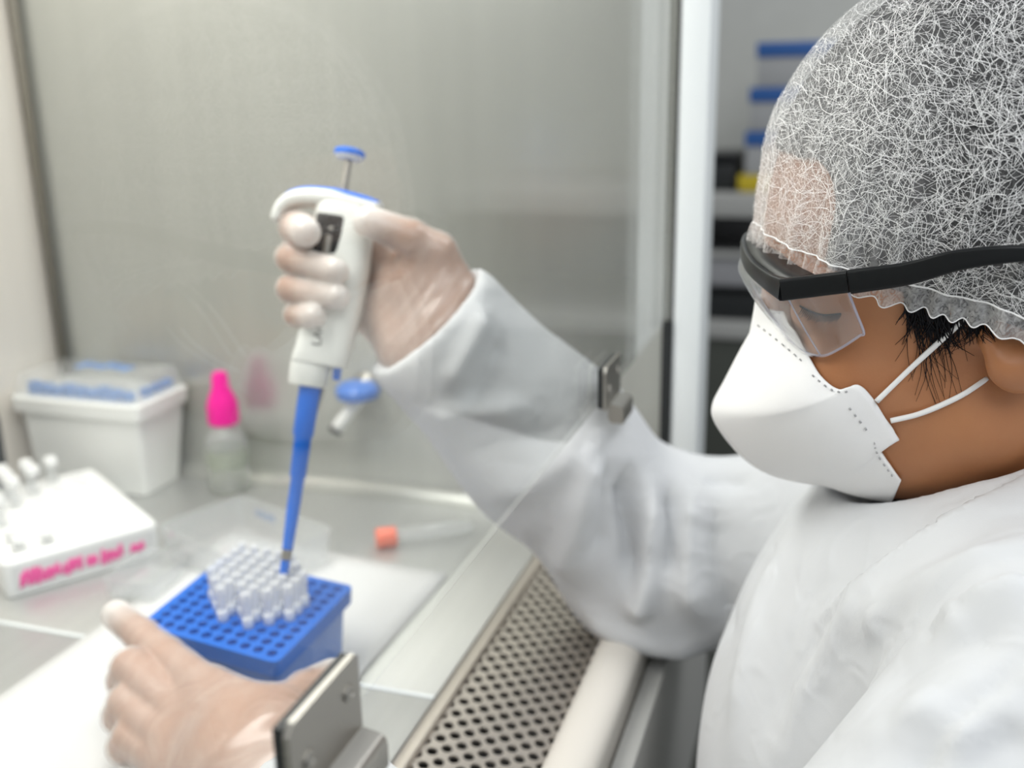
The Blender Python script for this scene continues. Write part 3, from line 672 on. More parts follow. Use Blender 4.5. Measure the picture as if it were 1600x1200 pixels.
def veil_mat(name, veil, col=(0.93, 0.93, 0.93), noise=0.0, scale=300):
    mt = bpy.data.materials.new(name); mt.use_nodes = True; mt.node_tree.nodes.clear()
    out = N(mt, 'ShaderNodeOutputMaterial'); tr = N(mt, 'ShaderNodeBsdfTransparent'); df = N(mt, 'ShaderNodeBsdfDiffuse'); df.inputs[0].default_value = (*col, 1)
    tl = N(mt, 'ShaderNodeBsdfTranslucent'); tl.inputs[0].default_value = (*col, 1); m0 = N(mt, 'ShaderNodeMixShader'); m0.inputs[0].default_value = 0.25
    mx = N(mt, 'ShaderNodeMixShader'); mx.inputs[0].default_value = veil
    L_(mt, df.outputs[0], m0.inputs[1]); L_(mt, tl.outputs[0], m0.inputs[2])
    L_(mt, tr.outputs[0], mx.inputs[1]); L_(mt, m0.outputs[0], mx.inputs[2]); L_(mt, mx.outputs[0], out.inputs[0])
    if noise:
        tc = N(mt, 'ShaderNodeTexCoord'); no = N(mt, 'ShaderNodeTexNoise'); no.inputs['Scale'].default_value = scale; no.inputs['Detail'].default_value = 5; no.inputs['Distortion'].default_value = 2
        mr = N(mt, 'ShaderNodeMapRange'); mr.inputs[1].default_value = 0.35; mr.inputs[2].default_value = 0.7; mr.inputs[3].default_value = max(0, veil - noise); mr.inputs[4].default_value = min(1, veil + noise)
        L_(mt, tc.outputs['Object'], no.inputs['Vector']); L_(mt, no.outputs['Fac'], mr.inputs[0]); L_(mt, mr.outputs[0], mx.inputs[0])
    return mt
M['net'] = veil_mat('hair_net_veil', 0.075, noise=0.06, scale=420)
def add_film(mt):
    mx = [n for n in mt.node_tree.nodes if n.type == 'MIX_SHADER' and n.inputs[0].is_linked][0]
    at = N(mt, 'ShaderNodeAttribute'); at.attribute_name = 'film'; ad = N(mt, 'ShaderNodeMath', operation='ADD', use_clamp=True)
    L_(mt, mx.inputs[0].links[0].from_socket, ad.inputs[0]); L_(mt, at.outputs['Fac'], ad.inputs[1]); L_(mt, ad.outputs[0], mx.inputs[0])
add_film(M['net'])
M['net_ruffle'] = veil_mat('hair_net_ruffle', 0.42, noise=0.22, scale=300)
M['fibre'] = pm('net_fibre', (0.95, 0.95, 0.95), 0.7)
def glove_mat():
    """thin milky vinyl: mostly clear over the skin, whiter in the creases of the film, glossy"""
    mt = veil_mat('vinyl_glove', 0.33, (0.93, 0.905, 0.88), 0.07, 22); nt = mt.node_tree
    out = [n for n in nt.nodes if n.type == 'OUTPUT_MATERIAL'][0]; mx = out.inputs[0].links[0].from_node
    gl = N(mt, 'ShaderNodeBsdfGlossy'); gl.inputs['Roughness'].default_value = 0.28; m2 = N(mt, 'ShaderNodeMixShader'); m2.inputs[0].default_value = 0.07
    at = N(mt, 'ShaderNodeAttribute'); at.attribute_name = 'film'; ad = N(mt, 'ShaderNodeMath', operation='ADD', use_clamp=True)
    src = mx.inputs[0].links[0].from_socket; L_(mt, src, ad.inputs[0]); L_(mt, at.outputs['Fac'], ad.inputs[1]); L_(mt, ad.outputs[0], mx.inputs[0])
    L_(mt, mx.outputs[0], m2.inputs[1]); L_(mt, gl.outputs[0], m2.inputs[2]); L_(mt, m2.outputs[0], out.inputs[0])
    return mt
M['glove'] = glove_mat()

person = thing('person', (0.52, -0.08, -0.45), 'person in white gown, hair net, goggles and mask working at the cabinet with a pipette', 'person')

# ------------------------------------------------------------------ head frame
r_ = np.array([0.20, -0.30, 0.93]); r_ /= np.linalg.norm(r_)                 # the person's right, in camera axes
fa = np.array([-1.0, 0.0, 0.0]); fa -= r_ * (fa @ r_); fa /= np.linalg.norm(fa)
lf = -r_; up = np.cross(fa, lf)
HA, HB, HC = RW @ fa, RW @ lf, RW @ up                                        # forward, left, up in world
HO = W(1400, 560, 0.50)
HM = np.stack([HA, HB, HC])
def toL(P): return (np.asarray(P) - HO) @ HM.T
def toW(l): return HO + np.asarray(l) @ HM
_fc, _lc, _uc = fa, lf, up; _oc = np.array([(1400 - 800) / F * 0.5, (560 - 600) / F * 0.5, 0.5])
from functools import lru_cache
@lru_cache(maxsize=None)
def _Lp(px, py, b):
    """head coordinates (forward, left, up) of the photo point on the plane b to the left of the mid plane"""
    k = np.array([(px - 800) / F, (py - 600) / F])
    base = _oc + _lc * b
    A = np.array([[_fc[i] - k[i] * _fc[2], _uc[i] - k[i] * _uc[2]] for i in (0, 1)]); y = np.array([k[i] * base[2] - base[i] for i in (0, 1)])
    s = np.linalg.solve(A, y); return (s[0], b, s[1])
def Lp(px, py, b): return np.array(_Lp(float(px), float(py), float(b)))
mir = lambda p: np.array([p[0], -p[1], p[2]])

CRA = Lp(1545, 312, 0)
eye = Lp(1283, 484, 0.034)
ear_c = Lp(1606, 500, 0.077)
def head_l(P, hair=False):
    """head and neck in head coordinates"""
    d = s_ell(P, CRA, (0.095, 0.077, 0.098))
    d = smin(d, s_ell(P, Lp(1345, 390, 0), (0.042, 0.062, 0.06)), 0.02)
    d = smin(d, s_ell(P, Lp(1385, 560, 0), (0.056, 0.058, 0.062)), 0.02)
    d = smin(d, s_ell(P, Lp(1470, 590, 0), (0.065, 0.064, 0.055)), 0.02)
    d = smin(d, s_ell(P, Lp(1440, 656, 0), (0.062, 0.050, 0.023)), 0.02)
    for s in (1, -1):
        f = (lambda p: p) if s == 1 else mir
        d = smin(d, s_sph(P, f(Lp(1330, 585, 0.040)), 0.024), 0.016)
        d = smin(d, s_cap(P, f(Lp(1335, 690, 0.008)), f(Lp(1540, 655, 0.050)), 0.017, 0.018), 0.018)
        d = smin(d, s_cap(P, f(Lp(1240, 450, 0.020)), f(Lp(1300, 440, 0.050)), 0.009, 0.009), 0.012)     # brow
        d = smax(d, -s_sph(P, f(eye + [0.010, 0.002, 0.002]), 0.0125), 0.012)
        d = smin(d, s_sph(P, f(eye), 0.0135), 0.004)
        d = smin(d, s_cap(P, f(eye + [0.008, 0.004, 0.011]), f(eye + [-0.002, 0.014, 0.008]), 0.0045, 0.004), 0.006)   # upper lid fold
    d = smin(d, s_cap(P, Lp(1226, 455, 0), Lp(1192, 585, 0), 0.006, 0.009), 0.012)                          # nose
    d = smin(d, s_cap(P, Lp(1600, 640, 0), Lp(1680, 900, 0), 0.054, 0.060), 0.012)                          # neck
    for s in (1, -1):
        f = (lambda p: p) if s == 1 else mir
        e = s_ell(P, f(ear_c), (0.0165, 0.0085, 0.031))
        e = smax(e, -s_ell(P, f(ear_c + [0.005, 0.009, -0.005]), (0.0095, 0.010, 0.013)), 0.003)
        e = smin(e, s_sph(P, f(Lp(1552, 530, 0.0715)), 0.0055), 0.005)
        e = smin(e, s_ell(P, f(Lp(1586, 574, 0.0775)), (0.0098, 0.0070, 0.0085)), 0.004)
        d = smin(d, e, 0.004)
        d = smax(d, -s_ell(P, f(Lp(1577, 507, 0.083)), (0.0085, 0.0135, 0.0090)), 0.003)
    return d
def head(P): return head_l(toL(P))

# ------------------------------------------------------------------ joints
RSH, REL, RWR = np.array([0.655, -0.085, 0.10]), W(1022, 868, 0.745), W(695, 530, 0.668)
LSH, LEL, LWR = np.array([0.372, -0.102, 0.150]), np.array([0.235, 0.035, 0.015]), W(405, 1222, 0.50)
NB = toW(Lp(1690, 930, 0))
E_ = lambda *a: W(*a)
# right hand: (photo x, photo y, depth)
RH_F = {
 'index':  ([E_(590, 385, .692), E_(474, 362, .690), E_(462, 355, .668), E_(474, 361, .650)], [.0105, .0098, .0096, .0084]),
 'middle': ([E_(588, 420, .696), E_(463, 400, .692), E_(454, 403, .668), E_(514, 421, .646)], [.0102, .0090, .0084, .0070]),
 'ring':   ([E_(586, 458, .696), E_(463, 448, .690), E_(454, 451, .668), E_(517, 462, .646)], [.0100, .0086, .0080, .0066]),
 'little': ([E_(590, 500, .694), E_(478, 491, .688), E_(463, 492, .668), E_(484, 494, .651)], [.0090, .0074, .0068, .0062]),
 'thumb':  ([E_(705, 455, .664), E_(682, 396, .655), E_(642, 372, .648), E_(590, 352, .645)], [.0165, .0125, .0105, .0085]),
}
def hand_r(P, grow=0.0, tipx=0.0):
    d = s_chain(P, [RWR + (REL - RWR) * 0.55, RWR + (REL - RWR) * 0.12, RWR, E_(650, 470, .682)], [.038 + grow, .030 + grow, .029 + grow, .024 + grow], 0.012)
    d = smin(d, s_cap(P, E_(690, 520, .668), E_(600, 400, .693), .022 + grow, .015 + grow), 0.012)
    d = smin(d, s_cap(P, E_(660, 540, .672), E_(600, 505, .690), .022 + grow, .014 + grow), 0.012)
    d = smin(d, s_cap(P, E_(700, 480, .664), E_(655, 440, .666), .021 + grow, .021 + grow), 0.014)
    d = smin(d, s_cap(P, E_(632, 545, .668), E_(600, 480, .684), .016 + grow, .014 + grow), 0.012)
    fs = None
    for k, (p, r) in RH_F.items():
        p = list(p); r = [x + grow for x in r]
        if tipx: u = p[-1] - p[-2]; p = p[:-1] + [p[-1] + u / np.linalg.norm(u) * tipx]
        e = s_chain(P, p, r, 0.003)
        if k == 'thumb': d = smin(d, e, 0.010)
        else: fs = e if fs is None else smin(fs, e, 0.0012)
    return smin(d, fs, 0.005)
LH_F = {
 'index':  ([E_(322, 1082, .555), E_(258, 1026, .598), E_(220, 992, .622), E_(190, 968, .634)], [.0125, .0100, .0092, .0080]),
 'middle': ([E_(290, 1122, .548), E_(205, 1045, .588), E_(196, 1062, .612), E_(220, 1068, .628)], [.0120, .0105, .0095, .0082]),
 'ring':   ([E_(275, 1165, .536), E_(200, 1100, .572), E_(190, 1118, .594), E_(220, 1130, .610)], [.0118, .0104, .0094, .0080]),
 'little': ([E_(280, 1205, .524), E_(206, 1152, .556), E_(196, 1166, .574), E_(225, 1180, .590)], [.0108, .0094, .0085, .0075]),
 'thumb':  ([E_(440, 1180, .500), E_(440, 1118, .530), E_(478, 1085, .570), E_(512, 1062, .604)], [.0170, .0135, .0115, .0092]),
}
def hand_l(P, grow=0.0, tipx=0.0):
    d = s_chain(P, [LWR + (LEL - LWR) * 0.55, LWR + (LEL - LWR) * 0.12, LWR, E_(370, 1150, .530)], [.038 + grow, .030 + grow, .029 + grow, .024 + grow], 0.012)
    for a, b, ra, rb in ((E_(400, 1190, .508), E_(320, 1090, .556), .023, .014), (E_(385, 1205, .508), E_(290, 1130, .548), .023, .013), (E_(375, 1225, .508), E_(278, 1170, .536), .022, .013), (E_(365, 1245, .506), E_(282, 1208, .524), .021, .012), (E_(430, 1170, .505), E_(345, 1095, .548), .018, .012)):
        d = smin(d, s_cap(P, a, b, ra + grow, rb + grow), 0.012)
    fs = None
    for k, (p, r) in LH_F.items():
        p = list(p); r = [x + grow for x in r]
        if tipx: u = p[-1] - p[-2]; p = p[:-1] + [p[-1] + u / np.linalg.norm(u) * tipx]
        e = s_chain(P, p, r, 0.003)
        if k == 'thumb': d = smin(d, e, 0.012)
        else: fs = e if fs is None else smin(fs, e, 0.0012)
    return smin(d, fs, 0.006)
def bounds(pts, pad): pts = np.array(pts); return pts.min(0) - pad, pts.max(0) + pad
def trunk(P):
    d = s_ell(P, (0.52, -0.12, -0.02), (0.15, 0.10, 0.19)); d = smin(d, s_cap(P, RSH, LSH, 0.045, 0.045), 0.05)
    d = smin(d, s_ell(P, (0.52, -0.12, -0.25), (0.14, 0.10, 0.2)), 0.06)
    d = smin(d, s_cap(P, NB, toW(Lp(1640, 800, 0)), 0.055, 0.054), 0.03)
    d = smin(d, s_chain(P, [RSH, REL, RWR + (REL - RWR) * 0.4], [.042, .036, .034], .02), 0.03)
    return smin(d, s_chain(P, [LSH, LEL, LWR + (LEL - LWR) * 0.4], [.042, .036, .034], .02), 0.03)
# one body mesh: head and neck, trunk and arms, hands (they run into each other under the clothes)
c0 = [toW(p) for p in ((-0.13, -0.10, 0.19), (0.10, 0.10, -0.13), (-0.13, 0.10, -0.13), (0.10, -0.10, 0.19), (-0.13, -0.10, -0.13), (0.10, 0.1, 0.19))]
lo, hi = bounds(c0, 0.01); hv = sdf_mesh(head, lo, hi, 0.0014)
rp_ = [p for q in RH_F.values() for p in q[0]] + [RWR + (REL - RWR) * 0.5]; lp_ = [p for q in LH_F.values() for p in q[0]] + [LWR + (LEL - LWR) * 0.5]
rv = sdf_mesh(hand_r, *bounds(rp_, 0.04), 0.0016); lv = sdf_mesh(hand_l, *bounds(lp_, 0.04), 0.0016)
tv = sdf_mesh(trunk, (0.1, -0.3, -0.48), (0.85, 0.3, 0.30), 0.006)
Vb = []; Qb = []; off_ = 0
for v, q in (hv, rv, lv, tv):
    v = relax(v, q, 2); Vb.append(v); Qb.append(q + off_); off_ += len(v)
bodyo = np_mesh('body', np.concatenate(Vb), np.concatenate(Qb), M['skin'], person)

# ------------------------------------------------------------------ gloves
def glove(name, f, pts, wr, el, label, seed, fing, cc, crease):
    axw = (el - wr) / np.linalg.norm(el - wr)
    def g(P):
        d = f(P, 0.0016, 0.006)
        t = (P - wr) @ axw
        fl = s_cap(P, wr, wr + axw * 0.055, 0.031, 0.0365); d = smin(d, fl, 0.008)
        d = d + 0.0005 * vnoise(P, 130, seed)
        # creases running round the wrist and across the palm
        d = d + 0.0009 * np.sin(t * 300 + 3.0 * vnoise(P, 50, seed + 5)) * np.exp(-((t - 0.015) / 0.025) ** 2)
        return np.maximum(d, t - 0.030)
    v, q = sdf_mesh(g, *bounds(pts, 0.045), 0.0016); v = relax(v, q, 1)
    # drawn creases of the film over the back of the hand and the wrist
    cd_ = RW @ np.array(crease); nv = vnoise(v, 42, seed + 8); ph_ = v @ cd_ * 620 + 6.5 * nv
    msk = np.clip(1.2 - np.linalg.norm(v - cc, axis=1) / 0.05, 0, 1) * np.clip(0.5 + 1.2 * vnoise(v, 60, seed + 9), 0, 1)
    rg = np.clip((np.sin(ph_) - 0.35) / 0.65, 0, 1) ** 1.5 * msk; v = v + normals(v, q) * (0.0008 * rg)[:, None]
    o = np_mesh(name, v, q, M['glove'], person); o['label'] = label
    film = np.zeros(len(v)); t = (v - wr) @ axw
    for k, (p, r) in fing.items():
        a, b = p[-2], p[-1] + (p[-1] - p[-2]) / np.linalg.norm(p[-1] - p[-2]) * 0.012; u = b - a; L = np.linalg.norm(u); u = u / L; s_ = (v - a) @ u / L; rr = np.linalg.norm(v - a - np.clip(s_, 0, 1)[:, None] * u * L, axis=1)
        film = np.maximum(film, np.clip((s_ - 0.15) / 0.6, 0, 1) * (rr < 0.014) * 0.45)
    film = np.maximum(film, np.clip((t - 0.005) / 0.03, 0, 1) * 0.25) + 0.12 * rg
    a_ = o.data.attributes.new('film', 'FLOAT', 'POINT'); a_.data.foreach_set('value', film.astype(np.float32)); return o
glove('glove', hand_r, rp_, RWR, REL, 'clear vinyl glove on the hand holding the pipette', 1, RH_F, E_(690, 500, .655), (0.8, 0.6, 0.0))
glove('glove', hand_l, lp_, LWR, LEL, 'clear vinyl glove on the hand holding the blue rack', 2, LH_F, E_(250, 1140, .545), (0.85, 0.5, 0.0))

# ------------------------------------------------------------------ gown
def gown_f(P):
    d = s_ell(P, (0.525, -0.100, 0.0), (0.165, 0.160, 0.225))
    d = smin(d, s_cap(P, RSH, LSH, 0.062, 0.062), 0.06)
    d = smin(d, s_ell(P, (0.52, -0.11, -0.22), (0.17, 0.15, 0.26)), 0.08)
    d = smin(d, s_cap(P, toW(Lp(1700, 930, 0)), toW(Lp(1640, 785, 0)), 0.088, 0.076), 0.035)
    ra = s_chain(P, [RSH, REL, RWR + (REL - RWR) * 0.45, RWR - (REL - RWR) * 0.02], [.066, .064, .056, .050], .03)
    la = s_chain(P, [LSH, LEL, LWR + (LEL - LWR) * 0.45, LWR + (LEL - LWR) * 0.14], [.068, .060, .052, .050], .03)
    d = smin(d, ra, 0.018); d = smin(d, la, 0.009)
    return d
def cav(P, wr, el):
    u = (el - wr) / np.linalg.norm(el - wr); return s_cap(P, wr - u * 0.05, wr + u * 0.09, 0.0410, 0.040)
def gown_cut(P):
    d = gown_f(P)
    for wr, el, t0 in ((RWR, REL, -0.018), (LWR, LEL, 0.034)):
        u = (el - wr) / np.linalg.norm(el - wr); t = (P - wr) @ u; near = np.linalg.norm(P - wr, axis=1) < 0.12
        d = np.where(near, np.maximum(d, t0 - t), d)
        d = smax(d, -cav(P, wr, el), 0.003)
    hd = np.full(len(P), 0.2); nh = np.linalg.norm(P - HO, axis=1) < 0.26; hd[nh] = head(P[nh]); d = smax(d, -(np.maximum(hd - 0.005, -0.05)), 0.005)
    return d
gv, gq = sdf_mesh(gown_cut, (0.12, -0.34, -0.48), (0.86, 0.36, 0.30), 0.0030)
gv = relax(gv, gq, 3)
gn = normals(gv, gq)
# folds: ridges (+) and creases (-) drawn where the photo shows them, laid on the cloth
FOLDS = [
 ([(935, 655), (915, 760), (890, 850), (872, 920)], 0.0055, 0.012), ([(985, 715), (984, 820), (990, 940)], -0.0085, 0.0075), ([(1022, 725), (1012, 830), (1004, 930), (985, 975)], 0.0060, 0.009),
 ([(1044, 740), (1047, 830), (1050, 920)], -0.0060, 0.007), ([(1085, 735), (1075, 830), (1078, 910), (1120, 990)], 0.0055, 0.012), ([(950, 690), (945, 800), (925, 900)], -0.0040, 0.009),
 ([(1120, 770), (1110, 850), (1130, 940), (1150, 1000)], -0.0050, 0.010), ([(890, 930), (960, 985), (1050, 1010), (1120, 1005)], 0.0035, 0.012), ([(1095, 760), (1130, 745), (1180, 760)], -0.005, 0.008),
 ([(765, 470), (730, 545), (690, 625)], 0.0035, 0.007), ([(800, 510), (765, 580), (720, 660)], -0.0030, 0.008), ([(660, 650), (740, 640), (850, 640)], 0.0030, 0.008), ([(700, 720), (800, 690), (900, 660)], -0.0025, 0.010), ([(760, 790), (850, 740), (920, 670)], 0.0028, 0.010),
 ([(1640, 895), (1540, 950), (1460, 1000)], 0.0040, 0.010),
 ([(1640, 840), (1540, 890), (1450, 940), (1390, 985), (1370, 1030)], 0.0045, 0.010), ([(1560, 945), (1480, 980), (1430, 1010)], -0.003, 0.004),
 ([(1600, 1000), (1520, 1010), (1430, 1050), (1350, 1110)], -0.0030, 0.009), ([(1620, 1045), (1540, 1110), (1460, 1190), (1400, 1260)], -0.0024, 0.004), ([(1600, 1080), (1530, 1150), (1480, 1220)], 0.0024, 0.007),
 ([(1400, 1100), (1470, 1130), (1540, 1180)], 0.0024, 0.008), ([(1300, 1160), (1400, 1140), (1500, 1090), (1600, 1020)], 0.0024, 0.009), ([(1620, 1140), (1550, 1170), (1500, 1230)], -0.0024, 0.008),
 ([(1240, 830), (1190, 930), (1160, 1050), (1140, 1220)], 0.0030, 0.010), ([(1330, 850), (1250, 960), (1210, 1070), (1180, 1220)], -0.0022, 0.010), ([(1420, 900), (1330, 980), (1270, 1060), (1200, 1200)], 0.0026, 0.008), ([(1400, 880), (1310, 960), (1240, 1060), (1190, 1200)], -0.0024, 0.006),
]
disp = np.zeros(len(gv))
for pl, amp, wd_ in FOLDS:
    sp = spline(pl, 40); p3, tt_ = hit(sp[:, 0], sp[:, 1], gown_f); p3 = p3[tt_ < 1.15]
    if len(p3) < 4: continue
    bb = (gv > p3.min(0) - 4 * wd_).all(1) & (gv < p3.max(0) + 4 * wd_).all(1); ix = np.where(bb)[0]
    if not len(ix): continue
    best = np.full(len(ix), 9.0); along = np.zeros(len(ix))
    for k in range(len(p3)):
        dd = ((gv[ix] - p3[k]) ** 2).sum(1); m_ = dd < best; best[m_] = dd[m_]; along[m_] = k / (len(p3) - 1)
    bd = np.sqrt(best); prof_ = np.exp(-best / wd_ ** 2) if amp > 0 else np.exp(-(bd / wd_) ** 1.15)
    disp[ix] += (2.3 if pl[0][0] < 1150 and pl[-1][0] < 1160 else 1.25) * amp * prof_ * np.clip(np.minimum(along, 1 - along) * 4, 0, 1) ** 1.5
# laps: the cloth on the lower right of each line lies over the cloth beyond it
LAPS = [([(1690, 695), (1600, 748), (1540, 790), (1470, 838), (1400, 884), (1330, 925), (1265, 968)], 0.0085, 0.040), ([(1660, 893), (1560, 930), (1500, 957), (1440, 988)], 0.0055, 0.022), ([(1650, 1022), (1600, 1058), (1540, 1108), (1470, 1180), (1420, 1240)], 0.0026, 0.016)]
vc = (gv - CAM) @ RW; vp = np.stack([800 + F * vc[:, 0] / vc[:, 2], 600 + F * vc[:, 1] / vc[:, 2]], 1)
for pl, amp, dec in LAPS:
    sp = spline(pl, 50); p3, tt_ = hit(sp[:, 0], sp[:, 1], gown_f); bb = (gv > p3.min(0) - 0.05).all(1) & (gv < p3.max(0) + 0.05).all(1); ix = np.where(bb)[0]
    best = np.full(len(ix), 9.0); kk = np.zeros(len(ix), int)
    for k in range(50):
        dd = ((gv[ix] - p3[k]) ** 2).sum(1); m_ = dd < best; best[m_] = dd[m_]; kk[m_] = k
    tg = np.gradient(sp, axis=0)[kk]; dl = vp[ix] - sp[kk]; side = np.sign(tg[:, 0] * dl[:, 1] - tg[:, 1] * dl[:, 0]) * -1.0; sd_ = np.sqrt(best) * side
    st = np.clip((sd_ + 0.0015) / 0.0035, 0, 1); al = kk / 49.0
    disp[ix] += amp * st * np.exp(-np.maximum(sd_, 0) / dec) * np.clip(np.minimum(al, 1 - al) * 5, 0, 1)
wn = vnoise(gv, 38, 11); wm = vnoise(gv + 0.01 * np.stack([wn, -wn, wn], 1), 75, 12)
disp += 0.0012 * wn + 0.0022 * (0.5 - np.abs(wm)) * np.clip(0.6 + vnoise(gv, 20, 13), 0, 1.3)
gdist = np.full(len(gv), 0.2); nh = np.linalg.norm(gv - HO, axis=1) < 0.26; gdist[nh] = head(gv[nh]); disp *= np.clip(gdist / 0.03, 0, 1)
gv = gv + gn * disp[:, None]
gown = np_mesh('gown', gv, gq, M['gown'], person); gown['label'] = 'white disposable gown with long gathered sleeves'

# ------------------------------------------------------------------ hair under the net, loose strands at the temple
def hair_l(P, whole=False):
    h0 = head_l(P); d = h0 - 0.0042
    # bare forehead: in front of the temple line and below the front hairline
    fr1 = Lp(1305, 300, 0.05); fr2 = Lp(1230, 238, 0.02)
    n1 = np.array([-1.0, 0.0, -0.05]); n1 /= np.linalg.norm(n1); n3 = np.array([-0.10, 0.0, 1.0]); n3 /= np.linalg.norm(n3)
    wv = 0.0016 * vnoise(P, 190, 31) + 0.0007 * vnoise(P, 600, 32); bare = smax((P - fr1) @ n1 + wv, (P - fr2) @ n3 + wv, 0.02)
    d = smax(d, -bare, 0.004)
    n2 = np.array([0.25, 0.0, -1.0]); n2 /= np.linalg.norm(n2)
    d = smax(d, (P - Lp(1450, 470, 0.070)) @ n2, 0.004)
    return np.minimum(d, h0) if whole else d
def hairw(P): return hair_l(toL(P))
v, q = sdf_mesh(hairw, *bounds(c0, 0.012), 0.0022); v = relax(v, q, 1)
hair = np_mesh('hair', v, q, M['hair'], person); hair['label'] = 'black hair tucked under the net'
SV = []; SQ = []
def strand(px, off, r0, r1, n=10): SQ.append((spline(px, n), off, r0, r1))
def grow_strands():
    allp = np.vstack([q[0] for q in SQ]); P3, _ = hit(allp[:, 0], allp[:, 1], head); k = 0
    for sp, off, r0, r1 in SQ:
        n = len(sp); p3 = P3[k:k + n] + HB * (off * np.sin(np.linspace(0.2, math.pi, n)) + 0.0006)[:, None]; k += n
        SV.append(sweep(p3, np.linspace(r0, r1, n), np.linspace(r0, r1, n), HB, 4))
    SQ.clear()
rs = np.random.default_rng(5)
for k in range(150):      # dense lock at the temple
    x0 = 1412 + 135 * rs.random(); y0 = 452 + (x0 - 1400) * 0.14
    ln = rs.uniform(55, 100) * (1 - 0.45 * abs((x0 - 1460) / 90)); cur = rs.normal(0.12, 0.22)
    strand([(x0, y0), (x0 + rs.normal(2, 3), y0 + ln * .4), (x0 + cur * ln * .5, y0 + ln * .75), (x0 + cur * ln + rs.normal(0, 6), y0 + ln)], rs.uniform(0.001, 0.003), 0.00045, 0.0001)
for k in range(26):      # long loose strands
    x0 = 1412 + 60 * rs.random(); y0 = 460; ln = rs.uniform(90, 175)
    strand([(x0, y0), (x0 + rs.normal(0, 5), y0 + ln * .35), (x0 + rs.normal(8, 9), y0 + ln * .7), (x0 + rs.normal(14, 12), y0 + ln)], 0.001, 0.00026, 0.00007)
for k in range(14):
    x0 = rs.uniform(1480, 1540); y0 = 470
    strand([(x0, y0), (x0 + 6, y0 + 25), (x0 - rs.uniform(5, 30), y0 + 60), (x0 - rs.uniform(20, 70), y0 + rs.uniform(60, 95))], 0.0012, 0.00026, 0.00007)
grow_strands(); V, Fc = join(*SV); o = mesh('loose_hair', V, Fc, M['hair'], person, True); o['label'] = 'loose dark hair strands at the temple'; o['kind'] = 'stuff'
SV = []
# lashes and lid line
for k in range(26):
    a = k / 25; x = 1254 + 60 * a; y = 480 + 13 * math.sin(a * math.pi * 0.75)
    strand([(x, y), (x - 4, y + 6), (x - 9 + 4 * a, y + 11 + rs.uniform(-2, 3))], 0.0018, 0.00024, 0.00006, 5)
grow_strands()
ll = [(1250, 478), (1268, 487), (1290, 492), (1314, 490)]
sp = spline(ll, 16); p3, _ = hit(sp[:, 0], sp[:, 1], head); SV.append(sweep(p3, 0.0005, 0.0005, HB, 6))
V, Fc = join(*SV); o = mesh('eyelashes', V, Fc, M['lash'], person, True)

# ------------------------------------------------------------------ hair net
net = bpy.data.objects.new('hair_net', None); COL.objects.link(net); net.parent = person; net.matrix_parent_inverse = parent_world(person).inverted()
net.location = HO; net['label'] = 'white see-through bouffant hair net'
rimL = [Lp(1200, 345, 0.0), Lp(1208, 360, 0.022), Lp(1232, 386, 0.045), Lp(1285, 405, 0.062), Lp(1350, 425, 0.071), Lp(1420, 444, 0.076), Lp(1500, 462, 0.080), Lp(1580, 480, 0.086), Lp(1640, 500, 0.078), Lp(1720, 560, 0.05), Lp(1750, 590, 0.0)]
rim_full = np.array(rimL + [mir(p) for p in rimL[-2:0:-1]]); nr = len(rim_full)
NA, NT = 260, 70
cl_ = np.vstack([rim_full[-2:], rim_full, rim_full[:3]])
rimc = spline(cl_, (nr + 4) * 40)[80:80 + nr * 40]
acc_ = np.concatenate([[0], np.cumsum(np.linalg.norm(np.diff(np.vstack([rimc, rimc[:1]]), axis=0), axis=1))]); tot = acc_[-1]
ang = np.linspace(0, tot, NA, endpoint=False); rimp = np.stack([np.interp(ang, acc_, np.append(rimc[:, i], rimc[0, i])) for i in range(3)], 1)
CC = Lp(1530, 330, 0); pole = np.array([-0.15, 0, 1.0]); pole /= np.linalg.norm(pole)
dr_ = rimp - CC; dr_ /= np.linalg.norm(dr_, axis=1)[:, None]
TT = np.linspace(0.0, 1.0, NT)
om = np.arccos(np.clip(dr_ @ pole, -1, 1))
DIR = (np.sin((1 - TT)[None, :] * om[:, None])[..., None] * pole + np.sin(TT[None, :] * om[:, None])[..., None] * dr_[:, None, :]) / np.sin(om)[:, None, None]
DIR /= np.linalg.norm(DIR, axis=2)[..., None]
fl = DIR.reshape(-1, 3); rad = np.full(len(fl), 0.16)
for _ in range(22): rad = np.maximum(rad - 0.85 * hair_l(CC + fl * rad[:, None], True), 0.04)
rad = rad.reshape(NA, NT)
def blur(r, n):
    for _ in range(n):
        r = 0.25 * (np.roll(r, 1, 0) + np.roll(r, -1, 0)) + 0.5 * r
        e = np.concatenate([r[:, :1], r, r[:, -1:]], 1); r = 0.25 * (e[:, :-2] + e[:, 2:]) + 0.5 * r
    return r
for _ in range(4): rad = np.maximum(rad, blur(rad, 6) + 0.0004)      # the net bridges hollows
rad = blur(rad, 4)
phi = np.arange(NA) / NA * 2 * math.pi
puff = 0.0022 + 0.0022 * np.sin(np.clip(TT, 0, 1) * math.pi) ** 0.8
gath = np.clip((TT - 0.45) / 0.55, 0, 1) ** 1.6
wob = 0.0006 * np.sin(phi * 61 + 2 * np.sin(phi * 7))[:, None] * gath[None] + 0.0009 * np.sin(phi * 23 + 1.0)[:, None] * gath[None] + 0.0012 * np.sin(phi * 9)[:, None] * np.sin(TT * 3.1)[None]
RAD = rad + puff[None] + wob
CAPL = CC + DIR * RAD[..., None]
CAPW = toW(CAPL.reshape(-1, 3)).reshape(NA, NT, 3)
ii, jj = np.meshgrid(np.arange(NA), np.arange(NT - 1), indexing='ij'); i2 = (ii + 1) % NA
Qn = np.stack([ii * NT + jj, ii * NT + jj + 1, i2 * NT + jj + 1, i2 * NT + jj], -1).reshape(-1, 4)
